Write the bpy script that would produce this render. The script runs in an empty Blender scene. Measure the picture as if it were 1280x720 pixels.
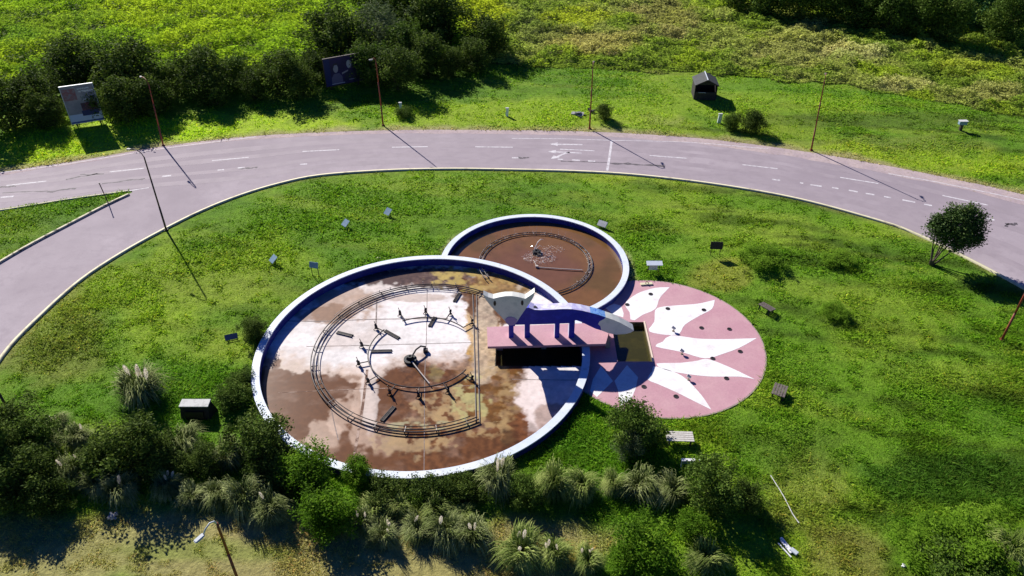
import bpy, math, random
import numpy as np
from mathutils import Vector, Matrix, Euler
from mathutils.geometry import delaunay_2d_cdt

random.seed(7)
RNG = np.random.default_rng(11)
S = bpy.context.scene
COL = S.collection

# ------------------------------------------------------------------ camera, light, exposure
CAM_H, CAM_F, CAM_T = 40.0, 950.0, math.radians(36)
cd = bpy.data.cameras.new('camera'); cam = bpy.data.objects.new('camera', cd); COL.objects.link(cam)
cam.location = (0, 0, CAM_H); cam.rotation_euler = (math.radians(90) - CAM_T, 0, 0)
cd.sensor_width = 36; cd.lens = CAM_F / 1280 * 36; cd.clip_start = 0.5; cd.clip_end = 5000
S.camera = cam
SUN_EL, SHADOW_AZ = math.radians(31), math.radians(-56)          # shadows run towards -56 deg (x east, y away)
sdir = Vector((-math.cos(SHADOW_AZ) * math.cos(SUN_EL), -math.sin(SHADOW_AZ) * math.cos(SUN_EL), math.sin(SUN_EL)))
w = bpy.data.worlds.new('World'); S.world = w; w.use_nodes = True
nt = w.node_tree; bg = nt.nodes['Background']
sky = nt.nodes.new('ShaderNodeTexSky'); sky.sky_type = 'NISHITA'; sky.sun_disc = False
sky.sun_elevation = SUN_EL; sky.sun_rotation = math.atan2(sdir.x, sdir.y)
sky.air_density = 1.0; sky.dust_density = 0.3; sky.ozone_density = 2.0
hs = nt.nodes.new('ShaderNodeHueSaturation'); hs.inputs['Saturation'].default_value = 1.5; hs.inputs['Hue'].default_value = .53
nt.links.new(sky.outputs[0], hs.inputs['Color']); nt.links.new(hs.outputs[0], bg.inputs[0]); bg.inputs[1].default_value = 0.05
sl = bpy.data.lights.new('sun', 'SUN'); sl.energy = 5.0; sl.angle = math.radians(0.5); sl.color = (1.0, 0.955, 0.88)
so = bpy.data.objects.new('sun', sl); COL.objects.link(so)
so.rotation_euler = (-sdir).to_track_quat('-Z', 'Y').to_euler()
S.view_settings.view_transform = 'Standard'; S.view_settings.look = 'None'
S.view_settings.exposure = 0.62; S.view_settings.gamma = 1.0; S.view_settings.use_curve_mapping = False
S.render.engine = 'CYCLES'

# ------------------------------------------------------------------ survey helpers: photo measurements -> metres on the ground
_F = np.array([0, math.cos(CAM_T), -math.sin(CAM_T)]); _U = np.array([0, math.sin(CAM_T), math.cos(CAM_T)])
def G(px, py, z=0.0):
    """ground point (or point at height z) surveyed from the photograph"""
    px = np.asarray(px, float); py = np.asarray(py, float)
    dx = px - 640; dy = _F[1] * CAM_F - _U[1] * (py - 360); dz = _F[2] * CAM_F - _U[2] * (py - 360)
    s = (z - CAM_H) / dz
    return dx * s, dy * s
def P(x, y, z=0.0):
    x = np.asarray(x, float); y = np.asarray(y, float); vz = np.asarray(z) - CAM_H
    d = y * _F[1] + vz * _F[2]; u = y * _U[1] + vz * _U[2]
    return 640 + CAM_F * x / d, 360 - CAM_F * u / d
def G3(px, py, z=0.0):
    x, y = G(px, py, z); return Vector((float(x), float(y), z))
def on_plane_y(px, py, Y):
    dx = px - 640; dy = _F[1] * CAM_F - _U[1] * (py - 360); dz = _F[2] * CAM_F - _U[2] * (py - 360)
    s = Y / dy; return dx * s, CAM_H + dz * s
def mpp(x, y, z=0.0):
    return float((y * _F[1] + (z - CAM_H) * _F[2]) / CAM_F)

# ------------------------------------------------------------------ noise
_perm = RNG.random((256, 256)).astype(np.float32)
def vnoise(x, y):
    xi = np.floor(x).astype(int); yi = np.floor(y).astype(int); fx = x - xi; fy = y - yi
    fx = fx * fx * (3 - 2 * fx); fy = fy * fy * (3 - 2 * fy)
    a = _perm[xi % 256, yi % 256]; b = _perm[(xi + 1) % 256, yi % 256]
    c = _perm[xi % 256, (yi + 1) % 256]; d = _perm[(xi + 1) % 256, (yi + 1) % 256]
    return (a * (1 - fx) + b * fx) * (1 - fy) + (c * (1 - fx) + d * fx) * fy
def fbm(x, y, s=1.0, o=4, ox=0.0):
    r = 0; a = .5; t = 0
    for i in range(o):
        r = r + a * vnoise(x / s + 17.3 * i + ox, y / s - 9.1 * i + ox); t += a; a *= .5; s *= .5
    return r / t
def sm(a, b, x):
    t = np.clip((x - a) / (b - a), 0, 1); return t * t * (3 - 2 * t)
def inside(poly, x, y):
    poly = np.asarray(poly); r = np.zeros(np.shape(x), bool); n = len(poly)
    for i in range(n):
        x1, y1 = poly[i]; x2, y2 = poly[(i + 1) % n]
        if y1 == y2: continue
        c = ((y1 > y) != (y2 > y)) & (x < (x2 - x1) * (y - y1) / (y2 - y1) + x1); r ^= c
    return r
def dist_line(pts, x, y):
    d = np.full(np.shape(x), 1e9); pts = np.asarray(pts)
    for (x1, y1), (x2, y2) in zip(pts[:-1], pts[1:]):
        l = (x2 - x1) ** 2 + (y2 - y1) ** 2 + 1e-12
        t = np.clip(((x - x1) * (x2 - x1) + (y - y1) * (y2 - y1)) / l, 0, 1)
        d = np.minimum(d, np.hypot(x - x1 - t * (x2 - x1), y - y1 - t * (y2 - y1)))
    return d
def smooth(pts, step=1.0):
    p = np.array(pts, float); p = np.vstack([2 * p[0] - p[1], p, 2 * p[-1] - p[-2]]); out = []
    for i in range(1, len(p) - 2):
        n = max(2, int(np.hypot(*(p[i + 1] - p[i])) / step)); t = np.linspace(0, 1, n, endpoint=False)[:, None]
        a, b, c, d = p[i - 1], p[i], p[i + 1], p[i + 2]
        out.append(.5 * (2 * b + (c - a) * t + (2 * a - 5 * b + 4 * c - d) * t ** 2 + (3 * b - a - 3 * c + d) * t ** 3))
    out.append(p[-2][None]); return np.vstack(out)
def gl(pts, step=1.0):
    return smooth([G(*p) for p in pts], step)

# ------------------------------------------------------------------ materials
def mat(name, col=(.5, .5, .5), rough=.7, spec=.4, metal=0, noise=None, bump=None, attr=None, detail=None):
    """noise=(scale, colour2, lo, hi): blotches; bump=(scale, strength, distance); attr: colour attribute name"""
    m = bpy.data.materials.new(name); m.use_nodes = True; t = m.node_tree; N = t.nodes; L = t.links
    b = N['Principled BSDF']; b.inputs['Roughness'].default_value = rough; b.inputs['Metallic'].default_value = metal
    b.inputs['Specular IOR Level'].default_value = spec
    geo = N.new('ShaderNodeNewGeometry'); cur = None
    if attr:
        a = N.new('ShaderNodeAttribute'); a.attribute_name = attr; cur = a.outputs['Color']
    def mixin(fac, c2, blend='MIX'):
        nonlocal cur
        x = N.new('ShaderNodeMix'); x.data_type = 'RGBA'; x.blend_type = blend
        L.new(fac, x.inputs['Factor'])
        if cur is None: x.inputs[6].default_value = (*col, 1)
        else: L.new(cur, x.inputs[6])
        x.inputs[7].default_value = (*c2, 1); cur = x.outputs[2]
    for nz in ([noise] if noise and not isinstance(noise, list) else (noise or [])):
        n = N.new('ShaderNodeTexNoise'); n.inputs['Scale'].default_value = nz[0]; n.inputs['Detail'].default_value = 6
        n.inputs['Roughness'].default_value = .65
        L.new(geo.outputs['Position'], n.inputs['Vector'])
        r = N.new('ShaderNodeMapRange'); r.inputs[1].default_value = nz[2]; r.inputs[2].default_value = nz[3]
        L.new(n.outputs[0], r.inputs[0]); mixin(r.outputs[0], nz[1])
    if detail:
        n = N.new('ShaderNodeTexNoise'); n.inputs['Scale'].default_value = detail[0]; n.inputs['Detail'].default_value = 4
        L.new(geo.outputs['Position'], n.inputs['Vector'])
        r = N.new('ShaderNodeMapRange'); r.inputs[1].default_value = .3; r.inputs[2].default_value = .7
        r.inputs[3].default_value = 1 - detail[1]; r.inputs[4].default_value = 1 + detail[1]
        L.new(n.outputs[0], r.inputs[0])
        x = N.new('ShaderNodeVectorMath'); x.operation = 'SCALE'
        if cur is None: x.inputs[0].default_value = col
        else: L.new(cur, x.inputs[0])
        L.new(r.outputs[0], x.inputs['Scale']); cur = x.outputs[0]
    if cur is None: b.inputs['Base Color'].default_value = (*col, 1)
    else: L.new(cur, b.inputs['Base Color'])
    if bump:
        n = N.new('ShaderNodeTexNoise'); n.inputs['Scale'].default_value = bump[0]; n.inputs['Detail'].default_value = 5
        L.new(geo.outputs['Position'], n.inputs['Vector'])
        bp = N.new('ShaderNodeBump'); bp.inputs['Strength'].default_value = bump[1]; bp.inputs['Distance'].default_value = bump[2]
        L.new(n.outputs[0], bp.inputs['Height']); L.new(bp.outputs[0], b.inputs['Normal'])
    return m
def leaf_mat(name, c1, c2, c3, trans=.45, attr=None, patch=.35, rough=.55, spec=.35):
    """leaves: per-leaf value 'v' picks the colour, a world noise shifts whole clumps, part of the light passes through"""
    m = bpy.data.materials.new(name); m.use_nodes = True; t = m.node_tree; N = t.nodes; L = t.links
    b = N['Principled BSDF']; b.inputs['Roughness'].default_value = rough; b.inputs['Specular IOR Level'].default_value = spec
    if attr:
        a = N.new('ShaderNodeAttribute'); a.attribute_name = attr; colr = a.outputs['Color']
    else:
        a = N.new('ShaderNodeAttribute'); a.attribute_name = 'v'
        geo = N.new('ShaderNodeNewGeometry'); n = N.new('ShaderNodeTexNoise'); n.inputs['Scale'].default_value = patch
        L.new(geo.outputs['Position'], n.inputs['Vector'])
        ad = N.new('ShaderNodeMath'); ad.operation = 'ADD'; L.new(a.outputs['Fac'], ad.inputs[0])
        mr = N.new('ShaderNodeMapRange'); mr.inputs[1].default_value = .3; mr.inputs[2].default_value = .7
        mr.inputs[3].default_value = -.25; mr.inputs[4].default_value = .25; L.new(n.outputs[0], mr.inputs[0]); L.new(mr.outputs[0], ad.inputs[1])
        cr = N.new('ShaderNodeValToRGB'); e = cr.color_ramp.elements
        e[0].color = (*c1, 1); e[1].color = (*c3, 1); k = e.new(.5); k.color = (*c2, 1)
        L.new(ad.outputs[0], cr.inputs[0]); colr = cr.outputs[0]
    L.new(colr, b.inputs['Base Color'])
    tr = N.new('ShaderNodeBsdfTranslucent'); L.new(colr, tr.inputs[0])
    mx = N.new('ShaderNodeMixShader'); mx.inputs[0].default_value = trans
    L.new(b.outputs[0], mx.inputs[1]); L.new(tr.outputs[0], mx.inputs[2])
    L.new(mx.outputs[0], N['Material Output'].inputs['Surface'])
    return m

M = dict(
    white=mat('white_paint', (.70, .745, .80), .6, noise=[(.35, (.58, .66, .80), .45, .65), (2.2, (.42, .43, .42), .56, .74), (9, (.30, .30, .28), .66, .78)], bump=(6, .2, .02)),
    navy=mat('navy_paint', (.012, .018, .20), .6, noise=[(1.2, (.04, .07, .30), .55, .75), (4, (.10, .10, .13), .64, .78)]),
    blue=mat('statue_blue', (.004, .014, .36), .5, noise=(2.2, (.015, .03, .48), .5, .7)),
    statuewhite=mat('statue_white', (.76, .76, .70), .7, noise=[(1.5, (.60, .62, .58), .48, .7), (6, (.45, .43, .38), .64, .8)]),
    legside=mat('leg_edge_paint', (.62, .64, .78), .6), lilac=mat('lilac_paint', (.52, .48, .78), .6, noise=(1.4, (.74, .74, .88), .45, .6)),
    skyblue=mat('sky_blue_paint', (.22, .45, .85), .6, noise=(4, (.05, .16, .7), .5, .62)),
    purple=mat('purple_paint', (.36, .26, .52), .6),
    black=mat('black_paint', (.012, .012, .014), .5),
    pink=mat('pink_paint', (.50, .265, .31), .8, noise=[(.5, (.55, .32, .35), .4, .65), (3.0, (.38, .18, .21), .62, .82)], detail=(9, .06)),
    petal=mat('white_floor_paint', (.82, .80, .80), .8, noise=[(.9, (.66, .58, .58), .52, .8), (5, (.55, .42, .42), .62, .78)], detail=(8, .05)),
    edge=mat('raw_concrete', (.36, .30, .24), .9, noise=(2, (.22, .18, .13), .45, .7)),
    pipe=mat('dark_pipe', (.035, .032, .034), .45, metal=.3, noise=(3, (.12, .09, .08), .5, .75)),
    palepipe=mat('pale_pipe', (.45, .40, .36), .6),
    rust=mat('rusty_red_paint', (.30, .05, .03), .6, noise=(5, (.10, .04, .03), .45, .65)),
    darkpost=mat('dark_post_paint_and_shade', (.045, .028, .028), .6),  # real dark posts, plus the backlit shade of the kerb lamp
    lampgrey=mat('lamp_housing', (.50, .54, .58), .5), lampdull=mat('dull_housing', (.16, .15, .16), .6),
    wood=mat('weathered_wood', (.17, .14, .125), .85, noise=(6, (.09, .07, .06), .4, .65)),
    palewood=mat('bleached_wood', (.60, .57, .53), .8, noise=(7, (.42, .38, .34), .45, .7)),
    darkwood=mat('dark_boards', (.035, .030, .030), .8, noise=(5, (.02, .018, .018), .45, .6)),
    roofing=mat('tar_roof', (.045, .05, .055), .8, noise=(3, (.03, .033, .036), .45, .6)),
    panel=mat('bluegrey_panel', (.22, .33, .43), .35, noise=(4, (.33, .42, .5), .45, .7)),
    darkblue=mat('dark_blue_panel', (.035, .07, .16), .4),
    kerb=mat('kerb_paint', (.68, .63, .42), .85, noise=[(.8, (.34, .29, .20), .52, .7), (5, (.22, .18, .12), .62, .75)]),
    kerbworn=mat('kerb_worn', (.50, .45, .33), .85, noise=[(1.6, (.06, .05, .04), .50, .60)]),
    line=mat('road_line_paint', (.66, .63, .65), .8, noise=(2.4, (.36, .31, .345), .44, .70)),
    tar=mat('tar_crack', (.10, .085, .095), .8, noise=(4, (.30, .27, .30), .55, .7)),
    bark=mat('bark', (.13, .10, .075), .9, noise=(6, (.07, .05, .035), .4, .6)),
    plume=leaf_mat('plume_fluff', (.80, .72, .60), (.88, .82, .72), (.92, .88, .80), .4),
    concrete=mat('pale_concrete', (.60, .60, .58), .8, noise=(3, (.42, .42, .40), .5, .7)),
    debris=mat('grey_debris', (.30, .29, .28), .8, noise=(9, (.6, .6, .6), .5, .6)),
    plastic=mat('white_plastic', (.78, .78, .80), .35),
)
L_dark = leaf_mat('dark_leaves', (.024, .046, .008), (.072, .118, .016), (.20, .27, .045), .30, rough=.8, spec=.12)
L_mid = leaf_mat('mid_leaves', (.040, .080, .010), (.095, .165, .020), (.19, .26, .045), .26, rough=.8, spec=.12)
L_grey = leaf_mat('grey_green_leaves', (.06, .09, .035), (.125, .17, .065), (.23, .28, .13), .22, rough=.8, spec=.12)
L_bright = leaf_mat('bright_leaves', (.055, .12, .008), (.12, .25, .014), (.24, .38, .03), .5, rough=.8, spec=.12)
L_pampas = leaf_mat('pampas_blades', (.05, .075, .016), (.14, .185, .042), (.42, .46, .19), .18, patch=.9, rough=.8, spec=.15)
L_pampasg = leaf_mat('pampas_green_blades', (.06, .10, .015), (.18, .26, .045), (.44, .50, .15), .22, patch=.9, rough=.8, spec=.15)
L_teal = leaf_mat('blue_green_leaves', (.04, .13, .045), (.09, .24, .085), (.17, .34, .14), .4, rough=.8, spec=.12)

# ------------------------------------------------------------------ object helpers
def link(name, mesh, parent=None):
    o = bpy.data.objects.new(name, mesh); COL.objects.link(o)
    if parent is not None: o.parent = parent
    return o
def tag(o, label=None, cat=None, group=None, kind=None):
    if label: o['label'] = label
    if cat: o['category'] = cat
    if group: o['group'] = group
    if kind: o['kind'] = kind
    return o
def empty(name, loc, rz=0.0, **k):
    o = link(name, None); o.location = loc; o.rotation_euler = (0, 0, rz); o.empty_display_size = .3; return tag(o, **k)
def copy_tree(o, parent=None):
    c = o.copy(); COL.objects.link(c); c.parent = parent
    for ch in list(o.children): copy_tree(ch, c)
    return c
ORD = ['', 'second ', 'third ', 'fourth ', 'fifth ', 'sixth ', 'seventh ', 'eighth ', 'ninth ', 'tenth ', 'eleventh ', 'twelfth ', 'thirteenth ', 'fourteenth ', 'fifteenth ', 'sixteenth ', 'seventeenth ', 'eighteenth ', 'nineteenth ', 'twentieth ']
def nth_left(i, n, what):
    if i == 0: return 'leftmost ' + what
    if i == n - 1: return 'rightmost ' + what
    return ORD[i] + 'from the left ' + what if False else ORD[i].strip() + ' ' + what + ' counted from the left'

class MB:
    def __init__(s): s.v = []; s.f = []
    def add(s, v, f):
        b = len(s.v); s.v += [tuple(p) for p in v]; s.f += [tuple(b + i for i in q) for q in f]; return s
    def box(s, c, d, rz=0, rx=0, ry=0):
        h = [x / 2 for x in d]; R = Euler((rx, ry, rz)).to_matrix(); c = Vector(c)
        v = [c + R @ Vector((sx * h[0], sy * h[1], sz * h[2])) for sz in (-1, 1) for sx, sy in ((-1, -1), (1, -1), (1, 1), (-1, 1))]
        return s.add(v, [(3, 2, 1, 0), (4, 5, 6, 7), (0, 1, 5, 4), (1, 2, 6, 5), (2, 3, 7, 6), (3, 0, 4, 7)])
    def tube(s, pts, r, n=7, r2=None, cap=True):
        pts = [Vector(p) for p in pts]; m = len(pts); rings = []
        for i, p in enumerate(pts):
            d = (pts[min(i + 1, m - 1)] - pts[max(i - 1, 0)]).normalized()
            u = d.cross(Vector((0, 0, 1)));
            if u.length < 1e-3: u = d.cross(Vector((1, 0, 0)))
            u.normalize(); q = d.cross(u); rr = r if r2 is None else r + (r2 - r) * i / (m - 1)
            rings.append([p + (u * math.cos(a) + q * math.sin(a)) * rr for a in [2 * math.pi * k / n for k in range(n)]])
        v = [x for rg in rings for x in rg]; f = []
        for i in range(m - 1):
            for k in range(n): f.append((i * n + k, i * n + (k + 1) % n, (i + 1) * n + (k + 1) % n, (i + 1) * n + k))
        if cap: f.append(tuple(range(n - 1, -1, -1))); f.append(tuple((m - 1) * n + k for k in range(n)))
        return s.add(v, f)
    def ring(s, c, r0, r1, z0, z1, a0=0, a1=2 * math.pi, n=160):
        full = abs(a1 - a0 - 2 * math.pi) < 1e-6; m = n if full else n + 1; v = []
        for i in range(m):
            a = a0 + (a1 - a0) * i / n; ca, sa = math.cos(a), math.sin(a)
            v += [(c[0] + r0 * ca, c[1] + r0 * sa, z0), (c[0] + r1 * ca, c[1] + r1 * sa, z0), (c[0] + r1 * ca, c[1] + r1 * sa, z1), (c[0] + r0 * ca, c[1] + r0 * sa, z1)]
        f = []
        for i in range(n):
            j = (i + 1) % m
            for k in range(4): f.append((i * 4 + k, i * 4 + (k + 1) % 4, j * 4 + (k + 1) % 4, j * 4 + k))
        if not full: f += [(3, 2, 1, 0), tuple(n * 4 + k for k in range(4))]
        return s.add(v, f)
    def prism(s, poly, place, thick):
        """poly: 2D outline; place(a,b,t) -> 3D point; t runs 0..thick"""
        n = len(poly); v = [place(a, b, 0) for a, b in poly] + [place(a, b, thick) for a, b in poly]
        f = [tuple(range(n)), tuple(range(2 * n - 1, n - 1, -1))] + [((i + 1) % n, i, n + i, n + (i + 1) % n) for i in range(n)]
        return s.add(v, f)
    def build(s, name, m, parent=None, bevel=0, smooth=False):
        me = bpy.data.meshes.new(name); me.from_pydata(s.v, [], s.f); me.validate()
        import bmesh
        b = bmesh.new(); b.from_mesh(me); bmesh.ops.recalc_face_normals(b, faces=b.faces)
        if bevel: bmesh.ops.bevel(b, geom=b.edges[:], offset=bevel, segments=2, affect='EDGES', clamp_overlap=True)
        b.to_mesh(me); b.free()
        if smooth: me.polygons.foreach_set('use_smooth', [True] * len(me.polygons))
        me.materials.append(m if not isinstance(m, str) else M[m]); return link(name, me, parent)

def soup(name, V, F, m, parent=None, attrs=None, cols=None):
    """V (n,3) array, F (k, 3 or 4) array"""
    me = bpy.data.meshes.new(name or 'foliage'); k = F.shape[1]
    me.vertices.add(len(V)); me.vertices.foreach_set('co', np.ascontiguousarray(V, np.float32).ravel())
    me.loops.add(F.size); me.loops.foreach_set('vertex_index', np.ascontiguousarray(F, np.int32).ravel())
    me.polygons.add(len(F)); me.polygons.foreach_set('loop_start', np.arange(0, F.size, k, dtype=np.int32))
    me.update(calc_edges=True)
    if attrs is not None:
        a = me.attributes.new('v', 'FLOAT', 'POINT'); a.data.foreach_set('value', np.ascontiguousarray(attrs, np.float32))
    for nm, c in (cols or {}).items():
        a = me.attributes.new(nm, 'FLOAT_COLOR', 'POINT'); c4 = np.ones((len(V), 4), np.float32); c4[:, :3] = c; a.data.foreach_set('color', c4.ravel())
    me.materials.append(m); return link(name, me, parent) if name else me
def flat_poly(pts, z, name, m, parent=None, holes=(), inner=None):
    vs = [Vector((p[0], p[1])) for p in pts]; loops = [list(range(len(vs)))]
    for h in holes:
        b = len(vs); vs += [Vector((p[0], p[1])) for p in h]; loops.append(list(range(b, len(vs))))
    r = delaunay_2d_cdt(vs, [], loops, 2 if holes else 1, 1e-5)
    me = bpy.data.meshes.new(name); fs = []
    for f in r[2]:
        if holes:
            cx = sum(r[0][i].x for i in f) / len(f); cy = sum(r[0][i].y for i in f) / len(f)
            if any(inside([(p[0], p[1]) for p in h], np.array([cx]), np.array([cy]))[0] for h in holes): continue
            if not inside([(p[0], p[1]) for p in pts], np.array([cx]), np.array([cy]))[0]: continue
        a = r[0][f[0]]; b2 = r[0][f[1]]; c = r[0][f[2]]
        if (b2.x - a.x) * (c.y - a.y) - (b2.y - a.y) * (c.x - a.x) < 0: f = f[::-1]
        fs.append(tuple(f))
    me.from_pydata([(p.x, p.y, z) for p in r[0]], [], fs); me.validate()
    me.materials.append(m); return link(name, me, parent)
def ribbon(pts, offs, zs, name, m, parent=None, fac=None):
    """strip that follows pts; offs: sideways offsets, zs: heights at each offset"""
    p = np.asarray(pts, float); t = np.gradient(p, axis=0); t /= np.hypot(t[:, 0], t[:, 1])[:, None]; nrm = np.c_[t[:, 1], -t[:, 0]]
    n, k = len(p), len(offs); V = np.zeros((n, k, 3))
    for j in range(k):
        V[:, j, :2] = p + nrm * np.asarray(offs[j])[..., None] if np.ndim(offs[j]) else p + nrm * offs[j]
        V[:, j, 2] = zs[j]
    I = np.arange(n * k).reshape(n, k)
    F = np.stack([I[:-1, :-1], I[:-1, 1:], I[1:, 1:], I[1:, :-1]], -1).reshape(-1, 4)
    a = np.tile(np.asarray(fac, float), n) if fac is not None else None
    o = soup(name, V.reshape(-1, 3), F, m, parent, attrs=a); return o

# ------------------------------------------------------------------ layout (metres)
BIG = (-7.05, 46.2); RB = 13.2; SML = (2.05, 58.3); RS = 8.7; PLZ = (11.8, 47.55); RP = 8.55
FLOOR = -0.12; RIM = 0.62; WT = .55
outer = gl([(-160, 236), (-60, 223), (0, 216), (50, 208), (100, 201), (200, 184), (300, 172), (400, 166), (500, 163), (600, 163), (700, 164), (800, 168), (900, 176), (1013, 191), (1100, 206), (1200, 226), (1280, 244), (1420, 282)])
inner = gl([(-110, 660), (-50, 535), (0, 447), (50, 394), (100, 350), (150, 317), (200, 289), (250, 264), (300, 244), (350, 229), (400, 219), (480, 213), (560, 211), (640, 212), (720, 214), (800, 219), (900, 231), (1000, 249), (1100, 276), (1140, 290), (1200, 318), (1280, 360), (1420, 440)])
isl = np.vstack([gl([(-200, 292), (-100, 276), (0, 262), (80, 249), (130, 242.5), (165, 238)]), gl([(168, 239), (160, 243), (130, 257), (80, 283), (40, 304), (0, 327), (-60, 364), (-120, 408)])])
lowl = gl([(-60, 560), (-30, 510), (0, 470)])
road_poly = np.vstack([outer, inner[::-1]])
pit = (8.35, 11.12, 45.1, 50.1)
pitin = (-1.35, 5.75, 44.75, 48.0)

def masks(x, y):
    rd = inside(road_poly, x, y) & ~inside(isl, x, y)
    pool = (np.hypot(x - BIG[0], y - BIG[1]) < RB - .1) | (np.hypot(x - SML[0], y - SML[1]) < RS - .1)
    plz = np.hypot(x - PLZ[0], y - PLZ[1]) < RP
    return rd, pool, plz
dE = None
def ground_z(x, y):
    x = np.asarray(x, float); y = np.asarray(y, float)
    d = np.minimum(dist_line(outer, x, y), np.minimum(dist_line(inner, x, y), dist_line(isl, x, y)))
    d = np.minimum(d, np.abs(np.hypot(x - BIG[0], y - BIG[1]) - RB)); d = np.minimum(d, np.abs(np.hypot(x - SML[0], y - SML[1]) - RS))
    d = np.minimum(d, np.abs(np.hypot(x - PLZ[0], y - PLZ[1]) - RP))
    z = (fbm(x, y, 9, 3) - .5) * .5 * sm(.3, 6, d) + (fbm(x, y, 1.6, 2, 40) - .5) * .10 * sm(.2, 1.5, d)
    for cx, cy, r, h in ((948, 332, 2.3, .35), (1048, 332, 1.7, .3), (1042, 396, 1.6, .25)):
        gx, gy = G(cx, cy); z = z + h * np.exp(-((x - gx) ** 2 + (y - gy) ** 2) / (r * .75) ** 2)
    rd, pool, plz = masks(x, y)
    z = np.where(rd & (d > .25), -.15, z); z = np.where(np.hypot(x - PLZ[0], y - PLZ[1]) < RP - .3, -.12, z)
    z = np.where((np.hypot(x - BIG[0], y - BIG[1]) < RB - .3) | (np.hypot(x - SML[0], y - SML[1]) < RS - .3), -.9, z)
    pin = (x > pit[0] - .5) & (x < pit[1] + .5) & (y > pit[2] - .5) & (y < pit[3] + .5); z = np.where(pin, -1.2, z)
    return z

# colour zones of the turf, as surveyed, plus painted ditch shadows: (px, py, rx, ry in photo px, colour, weight)
meadow_edge = [(-300, 118), (0, 112), (200, 104), (400, 90), (520, 84), (590, 78), (640, 82), (740, 86), (860, 92), (960, 99), (1060, 106), (1160, 126), (1280, 148), (1500, 185)]
me_x = np.array([p[0] for p in meadow_edge]); me_y = np.array([p[1] for p in meadow_edge])
BLOBS = [
    (380, 690, 420, 55, (.19, .165, .065), .95), (80, 690, 200, 50, (.18, .17, .06), .85), (560, 700, 160, 30, (.19, .17, .06), .95), (250, 690, 120, 16, (.10, .14, .02), .5),
    (60, 420, 80, 60, (.13, .13, .03), .45), (270, 350, 90, 40, (.12, .16, .02), .35), (900, 345, 45, 22, (.17, .15, .03), .5),
    (1110, 400, 90, 50, (.13, .18, .015), .4), (1000, 620, 55, 60, (.14, .15, .03), .5), (1050, 700, 60, 50, (.16, .14, .04), .5),
    (1190, 600, 110, 40, (.030, .07, .008), .75), (1190, 475, 120, 25, (.11, .15, .015), .35), (690, 520, 60, 45, (.04, .10, .006), .6),
    (970, 160, 60, 22, (.13, .17, .015), .4), (1100, 150, 160, 10, (.05, .08, .01), .6), (690, 145, 130, 10, (.06, .10, .01), .4), (800, 150, 60, 8, (.15, .16, .05), .5),  # long dark blobs on the far verge paint ditch shadow into the turf
    (1090, 185, 160, 14, (.13, .15, .03), .5), (250, 165, 230, 25, (.20, .28, .014), .9), (620, 150, 200, 24, (.17, .24, .014), .7), (60, 195, 140, 24, (.20, .27, .015), .9), (1000, 205, 330, 26, (.18, .24, .016), .7), (900, 130, 260, 14, (.14, .21, .014), .6), (30, 290, 60, 30, (.05, .10, .01), .5),
    (250, 500, 160, 50, (.05, .12, .008), .5), (1000, 570, 60, 40, (.06, .10, .012), .5)]
def turf_col(x, y):
    px, py = P(x, y, 0); n = len(np.ravel(x))
    c = np.array([.074, .142, .0085])[None] * np.ones((n, 1))
    a = fbm(x, y, 14, 4, 5)[:, None]; c = c * (1 - sm(.45, .7, a)) + np.array([.120, .180, .012]) * sm(.45, .7, a)
    b = fbm(x, y, 5, 4, 55)[:, None]; c = c * (1 - .75 * sm(.48, .7, b)) + np.array([.055, .118, .008]) * .75 * sm(.48, .7, b)
    d = fbm(x * .22 + y * .05, y * 1.3 + x * .25, 2.2, 4, 99)[:, None]; c = c * (1 - .5 * sm(.52, .72, d)) + np.array([.135, .18, .02]) * .5 * sm(.52, .72, d); d2 = fbm(x * .15, y * 1.1 + x * .22, 1.1, 3, 199)[:, None]; c = c * (1 - .5 * sm(.53, .70, d2) * (.4 + .6 * sm(8, 25, x)[:, None]))
    wob = (fbm(x, y, 3, 3, 7) - .5)
    for bx, by, rx, ry, col, wt in BLOBS:
        q = ((px - bx) / rx) ** 2 + ((py - by) / ry) ** 2
        k = (wt * sm(1.3, .5, q + wob * 1.6))[:, None]; c = c * (1 - k) + np.array(col) * k
    # faint wheel tracks / worn path on the right lawn
    # dusty verge next to the far road edge
    de = dist_line(outer, x, y); k = (sm(2.0, .2, de + wob * 2.5) * .8)[:, None]; c = c * (1 - k) + np.array([.20, .17, .09]) * k
    di = dist_line(inner, x, y); k = (sm(.9, .1, di + wob) * .5)[:, None]; c = c * (1 - k) + np.array([.16, .14, .05]) * k
    dp = np.abs(np.hypot(x - SML[0], y - SML[1]) - RS); k = (sm(.7, .2, dp + wob) * .7)[:, None]; c = c * (1 - k) + np.array([.28, .25, .16]) * k
    return c
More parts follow.
